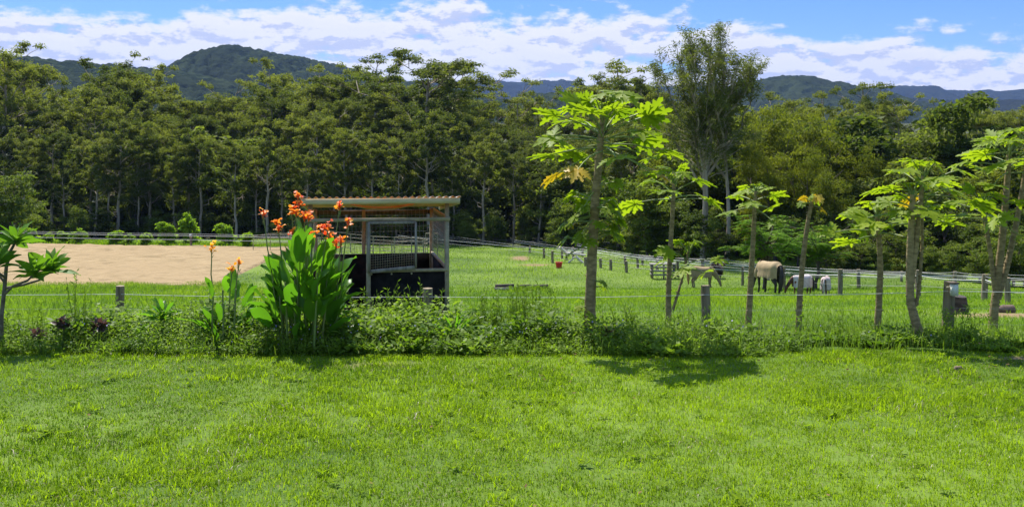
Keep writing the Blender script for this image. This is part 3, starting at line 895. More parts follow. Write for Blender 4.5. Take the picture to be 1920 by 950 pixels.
def canna(d, base_px, stalks, nleaf, label, seed, leaf_x, leaf_top, flowermat='flower', lw=(.15, .26), ll=(.38, .62)):
    g = np.random.default_rng(seed)
    bx = (base_px - 960) * d / F; b = np.array([bx, d, gz(bx, d)])
    root = empty('canna_lily', b, label, 'plant'); sb = MB(); lb = MB()
    for (xp, yp, big) in stalks:
        dy = g.normal() * .28
        tip = np.array(at(xp, yp, d)) - b; tip = tip * np.array([1, 0, 1]) + np.array([0, dy, 0])
        foot = np.array([tip[0] * .55 + g.normal() * .06, dy * .6, -.05])
        P = bend(foot, tip, 9, 0, g, .008); sb.tube(P, np.linspace(.016, .007, 9), 6, True)
        fb = MB()
        for q in range(int(6 + 6 * big)):       # loose petals round the spike
            c = tip + g.normal(size=3) * np.array([.036, .036, .045]) * (.55 + .5 * big)
            paddle(fb, c, g.random() * 6.28, .3 + .7 * g.random(), .88 * (.055 + .05 * g.random()), .05 + .03 * g.random(), g, g.random(), 1.2)
        fb.tube([tip - np.array([0, 0, .07]), tip, tip + np.array([0, 0, .05])], [.008, .02, .006], 7, True, .2)
        fb.build('flower', M[flowermat], root, True)
        for q in range(5):                      # buds below
            c = P[-1] - np.array([0, 0, .06 + .025 * q]); a = g.random() * 6.28
            sb.tube([c, c + np.array([math.cos(a) * .03, math.sin(a) * .03, .05])], [.007, .003], 5, False)
    for j in range(nleaf):
        f = g.random(); xp = leaf_x[0] + (leaf_x[1] - leaf_x[0]) * g.random()
        mid = (leaf_x[0] + leaf_x[1]) / 2; half = (leaf_x[1] - leaf_x[0]) / 2
        u = (xp - mid) / half
        hmax = (EYE - (leaf_top - HY) * d / F - b[2]) * (1 - .42 * abs(u) ** 1.5)
        z = .1 + (hmax - .5) * f ** .7
        dy = g.normal() * .3
        az = math.atan2(dy * 1.2 + g.normal() * .35, u + g.normal() * .35)
        el = R(86) - R(26) * abs(u) * g.random() - R(52) * (1 - f) * g.random()
        L = ll[0] + (ll[1] - ll[0]) * g.random()
        paddle(lb, (np.array([(xp - base_px) * d / F * (.75 if f > .4 else .6), dy, z])), az, el, L, lw[0] + (lw[1] - lw[0]) * g.random(), g, np.clip(np.clip(.25 + .6 * g.random(), 0, 1), 0, 1), .25 + .5 * g.random())
    for j in range(int(nleaf * .22)):
        x0 = (leaf_x[0] + (leaf_x[1] - leaf_x[0]) * g.random() - base_px) * d / F * .55; dy = g.normal() * .25
        sb.tube(bend((x0, dy, -.05), (x0 * 1.25, dy, .7 + .5 * g.random()), 4, 0, g, .01), np.linspace(.02, .012, 4), 6)
    sb.build('stems', M['stem'], root, True); lb.build('leaves', M['canna'], root, True)


canna(15.0, 572, [(556, 369, 1), (563, 396, .8), (496, 400, .9), (504, 422, .6), (541, 394, .7), (584, 406, 1), (568, 408, .7), (548, 437, .9), (625, 390, .7), (601, 428, .8), (621, 424, .8),
                  (655, 415, .5), (641, 452, .9), (586, 442, .4), (611, 446, .8), (630, 456, .6), (516, 430, .4), (559, 384, .6)],
      112, 'big clump of cannas with broad leaves and many orange flower heads', 21, (484, 656), 412, lw=(.16, .27), ll=(.36, .58))
canna(15.2, 425, [(411, 460, .9), (437, 495, .25), (430, 505, .2)], 22, 'smaller canna with one yellow and orange flower left of the big clump', 22, (388, 470), 478, 'yflower', (.10, .16), (.3, .45))


# ------------------------------------------------------------------ frangipani and other garden plants
def frangipani(d, label):
    g = np.random.default_rng(31)
    b = np.array([(4 - 960) * d / F, d, 0.]); b[2] = gz(b[0], d)
    root = empty('frangipani', b, label, 'plant'); tb = MB(); lb = MB()
    q = lambda x, y, dy=0: np.array(at(x, y, d)) - b + np.array([0, dy, 0])
    tb.tube([q(2, 640), q(3, 590), q(8, 545), q(12, 500), q(20, 470), q(30, 452)], [.036, .032, .03, .026, .022, .018], 9)
    br = [[q(8, 552), q(30, 535, -.1), q(58, 524, -.1), q(72, 510, -.1)], [q(10, 540), q(35, 536, .15), q(62, 528, .2), q(84, 508, .2)], [q(10, 530), q(-12, 505), q(-25, 480)], [q(10, 520), q(14, 508, -.25), q(14, 492, -.3)]]
    for P in br: tb.tube(P, np.linspace(.022, .014, len(P)), 8)
    for e, n in [(q(30, 452), 20), (br[0][-1], 19), (br[1][-1], 22), (br[2][-1], 16), (br[3][-1], 18)]:
        for j in range(n):
            a = j * 2.4; f = j / n
            paddle(lb, e - np.array([0, 0, .05 * f]), a, R(70 - 75 * f) + g.normal() * .1, .31 + .14 * g.random(), .085 + .03 * g.random(), g, .2 + .6 * g.random(), .55)
    tb.build('trunk', M['frbark'], root, True); lb.build('leaves', M['frangi'], root, True)


frangipani(14.8, 'frangipani with glossy leaf rosettes on bare branches at the left edge')


def rosette(name, xp, d, label, cat, mat, n, L, W, el, seed, zoff=.1, curl=.7, stem=0.):
    g = np.random.default_rng(seed); x = (xp - 960) * d / F
    root = empty(name, (x, d, gz(x, d)), label, cat); lb = MB(); tb = MB()
    tb.tube([(0, 0, -.05), (0.01, 0, zoff * .5 + .02), (.02, .01, zoff + .05)], [.022, .02, .014], 7); tb.build('stem', M['stem'], root, True)
    for j in range(n):
        f = j / n
        paddle(lb, (g.normal() * .03, g.normal() * .03, zoff - .1 * f * zoff), j * 2.4, R(el[0] + (el[1] - el[0]) * f), L * (.7 + .5 * g.random()), W * (.8 + .4 * g.random()), g, .3 + .5 * g.random(), curl)
    lb.build('leaves', M[mat], root, True)


rosette('broadleaf_plant', 305, 15.3, 'light green broad leaved plant right of the leftmost fence post', 'plant', 'canna', 22, .34, .09, (75, 5), 41, .42, .5)
rosette('broadleaf_plant', 262, 15.0, 'lower broad leaved plant in the weeds beside the leftmost post', 'plant', 'frangi', 12, .2, .07, (60, 0), 42, .2, .6)
rosette('purple_plant', 118, 14.9, 'dark purple leaved plant in the bed near the frangipani', 'plant', 'purple', 34, .15, .06, (80, -10), 43, .36, .8)
rosette('purple_plant', 186, 14.9, 'wider purple plant with mauve flowers in front of the leftmost post', 'plant', 'purple', 44, .16, .06, (80, -10), 44, .32, .8)
rosette('purple_plant', 72, 14.8, 'low purple leaved plant close to the frangipani trunk', 'plant', 'purple', 26, .13, .05, (75, -10), 45, .22, .8)
rosette('dried_plant', 1140, 15.1, 'small withered brown plant at the foot of the biggest papaya', 'plant', 'purple', 20, .14, .05, (80, -10), 46, .22, 1.)
rosette('strappy_clump', 850, 15.3, 'clump of long strappy leaves in the weeds right of the shelter', 'plant', 'canna', 34, .62, .035, (82, 30), 47, .05, .8)


def tall_grass(name, xp, d, label, n, H, spread, seed, mat='weed', W=.011):
    g = np.random.default_rng(seed); x = (xp - 960) * d / F; n = int(n * 1.3)
    mb = MB(); P = np.stack([x + g.normal(size=n) * spread, d + g.normal(size=n) * spread * .5, np.zeros(n)], 1); P[:, 2] = ground(P[:, 0], P[:, 1])
    mb.blades(P, H * (.5 + .6 * g.random(n)), W, .15 + .45 * g.random(n), g.random(n) * 6.28, g.random(n))
    k = n // 3
    for j in range(k):
        tp = P[j] + np.array([g.normal() * .12, g.normal() * .12, H * (.8 + .4 * g.random())])
        mb.tube(bend(P[j], tp, 4, 0, g, .02), np.linspace(.004, .002, 4), 4, False, .7)
        m = 18; q = P[j] + (tp - P[j]) * (np.linspace(.25, 1, m)[:, None])
        mb.leaves(q, g.normal(size=(m, 3)) + np.array([0, 0, .6]), g.normal(size=(m, 3)), .085, .02, .2 + .5 * g.random(m))
    o = mb.build(name, M[mat]); tag(o, label, 'plant')


for (nm, xp, d, lab, n, H, sp, sd) in [
        ('tall_weed', 995, 15.9, 'tallest clump of thin upright weeds left of the biggest papaya', 130, .78, .22, 51), ('tall_weed', 930, 15.8, 'upright weeds with pale flower tops right of the shelter', 40, .72, .14, 52),
        ('tall_weed', 893, 15.9, 'lone grey topped weed stalk by the shelter corner', 14, .85, .04, 53), ('tall_weed', 148, 15.2, 'thin tall weed stalk between the frangipani and the leftmost post', 22, 1.0, .09, 54),
        ('tall_weed', 45, 15.2, 'upright weeds beside the frangipani trunk', 30, .55, .14, 55), ('tall_weed', 705, 15.8, 'wispy grey seed stalks in front of the black shelter boards', 40, .72, .24, 56),
        ('tall_weed', 775, 16.0, 'bristle topped grass stalks left of the post by the shelter', 24, .85, .2, 57), ('tall_weed', 1190, 15.6, 'upright weeds between the two nearest papayas', 40, .5, .3, 58),
        ('tall_weed', 1300, 15.4, 'leafy weeds around the foot of the slim papaya with a side shoot', 60, .45, .3, 59), ('tall_weed', 1560, 15.8, 'thin weeds between the yellow leaved and the straight papaya', 40, .4, .3, 60),
        ('tall_weed', 1800, 15.6, 'thin tall weeds beside the post with the white box', 34, .5, .25, 61), ('tall_weed', 340, 15.8, 'thin weeds between the broadleaf plant and the small canna', 40, .6, .2, 62)]:
    tall_grass(nm, xp, d, lab, n, H, sp, sd)

# ------------------------------------------------------------------ weeds strip (uncountable)
def weeds():
    g = np.random.default_rng(70)
    mb = MB(); n = 10600
    x = (g.random(n) - .5) * 27; u = g.random(n)
    front = 14.25 + .18 * (fbm(x * .8, x * 0 + 3, 8, 3) - .5) * 2 + np.where(x > 3.6, .35, 0) * sstep(3.6, 6, x)
    d = front + u ** 1.15 * np.interp(x, [-11, 2.5, 5, 11], [2.6, 2.5, 1.9, 1.6])
    tall = np.interp(x, [-11, -8.2, -5, -3.2, -1.5, 1.5, 3, 4.5, 6, 11], [.36, .38, .54, .58, .55, .40, .30, .22, .15, .19])
    hgt = tall * (.25 + 1.5 * fbm(x * 1.7, d * 1.7, 9, 3) ** 1.3) * (.3 + .7 * sstep(0, .7, d - front)) * (.75 + .55 * g.random(n) ** 2)
    keep = fbm(x * .7, d * .9, 12, 3) > np.interp(x, [-11, 1, 2.5, 6, 11], [.22, .3, .44, .5, .48])
    x, d, hgt = x[keep], d[keep], hgt[keep]; n = len(x)
    z = ground(x, d); k = 15
    kind = fbm(x * .9, d * .9, 14, 2); big = kind > .56
    tb = np.clip(.45 + (fbm(x * 1.6, d * 1.6, 15, 2) - .5) * 1.6, .05, .95)
    for j in range(k):
        f = (j + g.random(n)) / k
        a = g.random(n) * 6.28; rr = (.03 + .09 * f * g.random(n)) * (hgt / .4)
        P = np.stack([x + np.cos(a) * rr + g.normal(size=n) * .02, d + np.sin(a) * rr, z + hgt * f], 1)
        D = np.stack([np.cos(a), np.sin(a), .35 + g.normal(size=n) * .4], 1)
        N = np.stack([g.normal(size=n) * .4, g.normal(size=n) * .4, np.ones(n)], 1)
        L = np.where(big, .095, .06) * (.6 + .8 * g.random(n)); W = L * np.where(big, .55, .42)
        mb.leaves(P, D, N, L, W, np.clip(tb + (g.random(n) - .5) * .5, 0, 1))
    m = 14000
    xx = (g.random(m) - .5) * 27; dd = 14.2 + g.random(m) * 3.0 + np.where(xx > 3.6, .2, 0)
    P = np.stack([xx, dd, ground(xx, dd)], 1)
    mb.blades(P, .16 + .3 * g.random(m) ** 1.5, .008, .2 + .6 * g.random(m), g.random(m) * 6.28, g.random(m), 0)
    tag(mb.build('weeds', M['weed']), 'tangled green weeds along the front fence', kind='stuff')
    # dry bleached stalks
    mb = MB()
    for j in range(70):
        xx = random.choice([-3.2, -2.9, -2.2, -2.6, 1, 3, -6]) + g.normal() * .6; dd = 15.2 + g.random() * 1.3
        b = np.array([xx, dd, gz(xx, dd)]); e = b + np.array([g.normal() * .18, g.normal() * .1, .35 + .3 * g.random()])
        mb.tube(bend(b, e, 5, 0, g, .06), np.linspace(.005, .002, 5), 4, False, g.random())
    tag(mb.build('dry_weeds', M['dryweed']), 'bleached dry stalks among the weeds', kind='stuff')
    mb = MB(); m = 260
    xx = np.concatenate([-3.35 + g.normal(size=70) * .35, -5.8 + g.normal(size=40) * 1., -2.2 + g.normal(size=60) * .5, g.normal(size=90) * 3]); dd = 14.5 + g.random(m) * .9
    P = np.stack([xx, dd, ground(xx, dd) + .12 + .3 * g.random(m)], 1)
    mb.leaves(P, g.normal(size=(m, 3)), g.normal(size=(m, 3)) + np.array([0, -.5, .8]), .03, .026, g.random(m))
    tag(mb.build('wildflowers', M['mauve']), 'tiny mauve flowers among the weeds', kind='stuff')


weeds()


# ------------------------------------------------------------------ lawn and paddock grass (uncountable)
def lawn():
    g = np.random.default_rng(80); mb = MB()
    n = 470000
    d = np.sqrt(6.4 ** 2 + (14.75 ** 2 - 6.4 ** 2) * g.random(n)); d = 6.4 + (d - 6.4) * (.8 + .2 * (d - 6.4) / 8.3)
    x = (g.random(n) - .5) * 2 * (.6 * d + 3.2)
    dm = dirt(x, d); p1 = fbm(x * .45, d * .45, 1, 3); p2 = fbm(x * 1.9, d * 1.9, 2, 3); p3 = fbm(x * 6, d * 6, 6, 2)
    thin = sstep(.55, .72, p2) * .35 + sstep(.5, .66, p3) * .5
    keep = (g.random(n) > dm * .97) & (g.random(n) > thin)
    x, d, p1, p2, p3 = x[keep], d[keep], p1[keep], p2[keep], p3[keep]; n = len(x)
    P = np.stack([x, d, ground(x, d)], 1)
    coarse = sstep(.52, .62, fbm(x * .55, d * .7, 17, 3))
    H = (.022 + .036 * g.random(n) ** 1.4) * (.65 + .8 * p1) * (1 + 1.1 * coarse * (g.random(n) < .4))
    W = .0045 + .003 * g.random(n) + .003 * coarse * g.random(n)
    lean = .25 + .9 * g.random(n)
    tint = np.clip(.52 + (p2 - .5) * .9 + (p1 - .5) * .95 + (g.random(n) - .5) * .75, 0, 1)
    dry = g.random(n) < 0.02 + .07 * sstep(.55, .7, fbm(x * 1.1, d * 1.1, 44, 3))
    mb.blades(P[~dry], H[~dry], W[~dry], lean[~dry], g.random((~dry).sum()) * 6.28, tint[~dry])
    mb.blades(P[dry], H[dry] * .9, W[dry], lean[dry] + .5, g.random(dry.sum()) * 6.28, g.random(dry.sum()), 1)
    for j in range(220):       # flat broad leaved weeds and clover
        dd = 7.5 + 6.9 * g.random() ** .8; xx = (g.random() - .5) * 2 * .56 * dd; m = 9; a = g.random(m) * 6.28; r_ = .03 + .05 * g.random()
        PP = np.stack([xx + np.cos(a) * .01, dd + np.sin(a) * .01, np.full(m, gz(xx, dd) + .03)], 1)
        mb.leaves(PP, np.stack([np.cos(a), np.sin(a), .35 + .3 * g.random(m)], 1), np.tile([0, 0, 1.], (m, 1)), r_ * 1.3, r_ * .55, .2 + .5 * g.random(m))
    # coarse bright tufts
    for j in range(700):
        dd = 7.6 + 6.8 * g.random(); xx = (g.random() - .5) * 2 * .56 * dd
        q = fbm(np.array([xx * .55]), np.array([dd * .7]), 17, 3)[0]
        if q < .5 and g.random() < .8: continue
        m = int(12 + 20 * g.random()); s = .05 + .06 * g.random()
        PP = np.stack([xx + g.normal(size=m) * s, dd + g.normal(size=m) * s, np.zeros(m)], 1); PP[:, 2] = ground(PP[:, 0], PP[:, 1])
        mb.blades(PP, (.05 + .07 * g.random(m)), .007 + .006 * g.random(m), .6 + .8 * g.random(m), g.random(m) * 6.28, np.clip(.55 + .4 * g.random(m), 0, 1))
    tag(mb.build('lawn_grass', [M['lawn'], M['dryweed']]), 'short bright green lawn grass', kind='stuff')


def paddock_grass():
    g = np.random.default_rng(81); mb = MB()
    n = 340000
    d = 15.2 * (112 / 15.2) ** g.random(n)
    x = (g.random(n) - .5) * 2 * (.58 * d + 4.)
    keep = ~in_arena(x, d, .1) & (g.random(n) > dirt(x, d) * .97)
    x, d = x[keep], d[keep]; n = len(x)
    p1 = fbm(x * .16, d * .16, 31, 3); p2 = fbm(x * .7, d * .7, 32, 3)
    P = np.stack([x, d, ground(x, d)], 1); s = d / 15.
    longg = sstep(.5, .7, p1) * np.interp(d, [15, 40, 110], [.7, .45, .25]) + np.where((x < -9) & (d < 62), .8, 0) * np.interp(d, [16, 30, 50, 58, 62], [.3, .9, .9, .2, .1])
    H = (.06 + .07 * g.random(n)) * (.7 + .6 * p2) * (1 + 1.5 * longg) * np.interp(s, [1, 3, 7], [1, 1.15, 1.5])
    W = .0065 * s ** .85 * (.7 + .6 * g.random(n))
    tint = np.clip(.42 + (p1 - .5) * 1.1 + (p2 - .5) * .9 + (g.random(n) - .5) * .5, 0, 1)
    mb.blades(P, H, W, .3 + .7 * g.random(n), g.random(n) * 6.28, tint)
    tag(mb.build('paddock_grass', M['paddock']), 'rough green pasture grass in the paddock', kind='stuff')
    # rank grass on the near side of the arena
    mb = MB(); n = 26000
    d = 56 + 6.2 * g.random(n) ** .8; x = -36 + 19.5 * g.random(n); P = np.stack([x, d, ground(x, d)], 1)
    p = fbm(x * .5, d * .5, 35, 3)
    mb.blades(P, (.1 + .26 * g.random(n)) * (.4 + 1.1 * p), .018, .2 + .5 * g.random(n), g.random(n) * 6.28, np.clip(.4 + (p - .5) + .4 * (g.random(n) - .5), 0, 1))
    m = 9000; x = -52 + 32 * g.random(m); d = np.interp(x, [-75, -18.6], [94, 86.5]) + .2 + 3.2 * g.random(m); P = np.stack([x, d, ground(x, d)], 1)
    mb.blades(P, .12 + .25 * g.random(m), .04, .2 + .5 * g.random(m), g.random(m) * 6.28, g.random(m))
    tag(mb.build('rank_grass', M['paddock']), 'long seeding grass along the edges of the sand arena', kind='stuff')


lawn(); paddock_grass()
g_ = np.random.default_rng(90); mb = MB(); m = 190
xx = np.concatenate([g_.normal(size=70) * 1.2 + 1.3, g_.normal(size=60) * 1.2 + 6.4, (g_.random(60) - .5) * 16]); dd = np.concatenate([14.5 - np.abs(g_.normal(size=130)) * 1.1, 8 + 6 * g_.random(60)])
P = np.stack([xx, dd, ground(xx, dd) + .035], 1); a_ = g_.random(m) * 6.28
mb.leaves(P, np.stack([np.cos(a_), np.sin(a_), g_.normal(size=m) * .2], 1), np.stack([g_.normal(size=m) * .3, g_.normal(size=m) * .3, np.ones(m)], 1), .035 + .045 * g_.random(m), .02 + .02 * g_.random(m), g_.random(m))
tag(mb.build('leaf_litter', M['litter']), 'dry fallen leaves scattered over the lawn', kind='stuff')


# ------------------------------------------------------------------ fences
def post_mesh(h, r, g, square=False, lean=(0, 0)):
    mb = MB()
    if square:
        mb.bar((0, 0, -.15), (lean[0], lean[1], h), r * 2, r * 1.7, .5)
    else:
        P = np.array([(lean[0] * t, lean[1] * t, -.15 + (h + .15) * t) for t in np.linspace(0, 1, 7)])
        mb.tube(P, np.array([1.03, 1, .98, 1, .97, .97, .95]) * r, 12, True, .5, 0, .14)
    return mb


def fence(label, posts, wires, seed, pm='post', r=.09, group=None, name='wire_fence', square=False, ext=(None, None)):
    """posts: (px, base py, top py or metres<5, d or None); wires: list of (fraction of height or metres drop, radius, material, sag)"""
    g = np.random.default_rng(seed); pts = []
    for p in posts:
        xp, yb, top = p[:3]
        b = gp(xp, yb) if len(p) < 4 else Vector(((xp - 960) * p[3] / F, p[3], gz((xp - 960) * p[3] / F, p[3])))
        h = top if top < 5 else EYE - (top - HY) * b.y / F - b.z
        pts.append((b, h))
    root = empty(name, pts[0][0], label, 'fence', group); o0 = pts[0][0]
    for (b, h) in pts:
        ob = post_mesh(h, r * (.85 + .3 * g.random()), g, square, (g.normal() * .03, g.normal() * .03)).build('post', M[pm], root, not square)
        ob.location = b - o0; ob.rotation_euler = (0, 0, g.random() * .4)
    line = list(pts)
    if ext[0]: line.insert(0, (pts[0][0] + Vector(ext[0]), pts[0][1]))
    if ext[1]: line.append((pts[-1][0] + Vector(ext[1]), pts[-1][1]))
    for (fr, rad, mt, sag) in wires:
        mb = MB(); W_ = []
        for (b0, h0), (b1, h1) in zip(line[:-1], line[1:]):
            for t in np.linspace(0, 1, 7)[:-1]:
                p = (b0 + Vector((0, -r * 1.02, h0 * fr))).lerp(b1 + Vector((0, -r * 1.02, h1 * fr)), t) - o0
                W_.append((p.x, p.y, p.z - sag * math.sin(math.pi * t)))
        p = line[-1][0] + Vector((0, -r * 1.02, line[-1][1] * fr)) - o0; W_.append(tuple(p))
        mb.tube(W_, rad, 5, True); mb.build('wire', M[mt], root, True)
    return root


# front fence
fence('front fence of stout weathered posts with white tape behind the weeds', [(224, 0, 535, 17.7), (802, 0, 540, 17.3), (1325, 0, 535, 17.0), (1775, 0, 527, 16.4)],
      [(.84, .0048, 'tape', .03), (.55, .002, 'wire', .02), (.28, .002, 'wire', .02)], 91, r=.083, ext=((-7, .2, 0), (5, -.6, .1)))
# right-hand paddock lines with electric tape
fence('near line of posts and white tapes running behind the horses', [(1271, 519, 489), (1392, 535, 500), (1470, 542, 503), (1575, 556, 504), (1722, 558, 506), (1845, 564, 514), (1890, 571, 520)],
      [(.93, .009, 'wire', .04), (.8, .015, 'tape', .06), (.72, .008, 'wire', .03), (.45, .006, 'wire', .03)], 92, r=.1, ext=((-6, 14, 0), (12, -4, .2)))
fence('further line of posts and tapes in front of the forest on the right', [(1318, 512, 486), (1440, 525, 495), (1610, 540, 504), (1718, 543, 507), (1790, 545, 508), (1868, 548, 512)],
      [(.95, .011, 'wire', .05), (.78, .017, 'tape', .03), (.62, .010, 'wire', .05)], 93, r=.11, ext=((-10, 10, 0), (14, -6, .2)))
fence('back line of sagging white tapes against the dark forest edge', [(1205, 497, 478), (1350, 506, 484), (1500, 520, 500), (1690, 528, 508), (1900, 535, 516)],
      [(.95, .013, 'wire', .08), (.75, .014, 'tape', .1)], 98, r=.09, ext=((-10, 14, 0), (16, -5, .2)))
fence('straggling line of short posts crossing the paddock by the red bucket', [(993, 474, 461), (1020, 484, 465), (1036, 493, 470), (1098, 499, 482), (1126, 502, 484), (1145, 507, 486), (1175, 511, 489)],
      [(.85, .012, 'wire', .03), (.5, .01, 'wire', .02)], 94, r=.11, ext=((-14, 22, 0), (5, -4, 0)))
fence('second row of short posts close behind the broken rails', [(1054, 485, 467), (1062, 488, 465), (1075, 484, 463), (1092, 482, 464), (1172, 497, 480), (1196, 503, 482), (1232, 508, 486)],
      [(.85, .012, 'tape', .03), (.45, .01, 'wire', .02)], 95, r=.1, ext=((-16, 16, 0), (6, -3, 0)))
fence('far wire fence along the foot of the forest in the centre', [(846, 458, 444), (880, 459, 446), (925, 460, 447), (962, 461, 449), (1010, 464, 452)], [(.9, .014, 'wire', .04), (.5, .012, 'wire', .04)], 96, r=.09, ext=((-25, 3, 0), (18, -3, 0)))
# arena rail
fence('tape rail behind the sand arena with one signed post', [(358, 463, 438)], [], 97, r=.1, name='arena_rail')
ar = [o for o in bpy.data.objects if o.name == 'arena_rail'][0]
bx, by, bz = ar.location
for q, (za, rad) in enumerate([(1.18, .012), (1.02, .02), (.66, .018)]):
    mb = MB(); mb.tube([(-60, 9, za + .1), (-30, 5, za - .02), (-18, 3, za + .0), (-6, .8, za - .03), (0, -.1, za), (6, -1, za - .05), (10, -1.6, za - .02)], rad, 5)
    mb.build('tape', M['tape'], ar, True)
for (dx, dy) in [(-40, 6.3), (-18, 3.05), (10, -1.6)]:
    mb = post_mesh(1.22, .03, rng); o = mb.build('post', M['steel'], ar, True); o.location = (dx, dy, gz(bx + dx, by + dy) - bz)
mb = MB(); mb.box((0, -.13, 1.02), (.2, .02, .28)); sg = mb.build('sign', M['whitepl'], ar)
mb = MB(); mb.box((0, -.142, .93), (.12, .003, .06)); mb.build('mark', M['brick'], sg)
# white junction box on the right-hand front post
p = at(1789, 545, 16.2)
rt = empty('fence_box', (p.x, p.y, p.z), 'small white box with a dark lid fixed to the rightmost front post', 'box')
mb = MB(); mb.box((0, 0, .02), (.1, .09, .2)); mb.build('case', M['whitepl'], rt)
mb = MB(); mb.box((0, 0, .13), (.13, .12, .025)); mb.build('lid', M['olddark'], rt)
mb = MB(); mb.box((-.07, .05, .05), (.05, .03, .03)); mb.build('bracket', M['steel'], rt)


# ------------------------------------------------------------------ round yard of pipe panels
def round_yard():
    cx, cy, r0 = (672 - 960) * 84 / F, 84., 5.9
    root = empty('round_yard', (cx, cy, gz(cx, cy)), 'round yard of galvanised pipe panels behind the shelter', 'yard')
    n = 18
    for j in range(n):
        a0 = 2 * math.pi * j / n + .1; a1 = 2 * math.pi * (j + 1) / n + .1
        z0 = gz(cx + math.cos(a0) * r0, cy + math.sin(a0) * r0) - root.location.z; z1 = gz(cx + math.cos(a1) * r0, cy + math.sin(a1) * r0) - root.location.z
        p0 = Vector((math.cos(a0) * r0, math.sin(a0) * r0, z0)); p1 = Vector((math.cos(a1) * r0, math.sin(a1) * r0, z1))
        dv = (p1 - p0) * .012; p0 += dv; p1 -= dv
        mb = MB()
        top = 1.65
        for h in (.35, .68, 1.0, 1.32, top): mb.tube([p0 + Vector((0, 0, h)), p1 + Vector((0, 0, h))], .024, 6)
        for p in (p0, p1): mb.tube([p, p + Vector((0, 0, top + .03))], .03, 6)
        mb.tube([(p0 + p1) / 2 + Vector((0, 0, .3)), (p0 + p1) / 2 + Vector((0, 0, top))], .02, 6)
        mb.build('panel', M['steel'], root, True)
    mb = MB(); q = Vector((math.cos(-.15) * r0, math.sin(-.15) * r0 - .12, 0))
    for s in (0, 1.): mb.tube([q + Vector((s, 0, 0)), q + Vector((s, 0, 2.25))], .035, 6)
    mb.tube([q + Vector((0, 0, 2.25)), q + Vector((1., 0, 2.25))], .035, 6); mb.build('gate_frame', M['steel'], root, True)


round_yard()
# loose rail panels between sand corner and canna
rt_b = gp(500, 472)
rt = empty('rail_panel', rt_b, 'leaning pipe rail panels beside the corner of the sand arena', 'fence')
mb = MB()
for h in (.35, .75, 1.15, 1.5): mb.tube([(-1.3, .6, h * .85), (.2, .4, h), (4.6, .2, h)], .026, 6)
for (x_, y_) in ((-1.3, .6), (.2, .4), (2.4, .3), (4.6, .2)): mb.tube([(x_, y_, 0), (x_, y_, 1.5 if x_ > -1 else 1.28)], .03, 6)
mb.build('rails', M['steel'], rt, True)


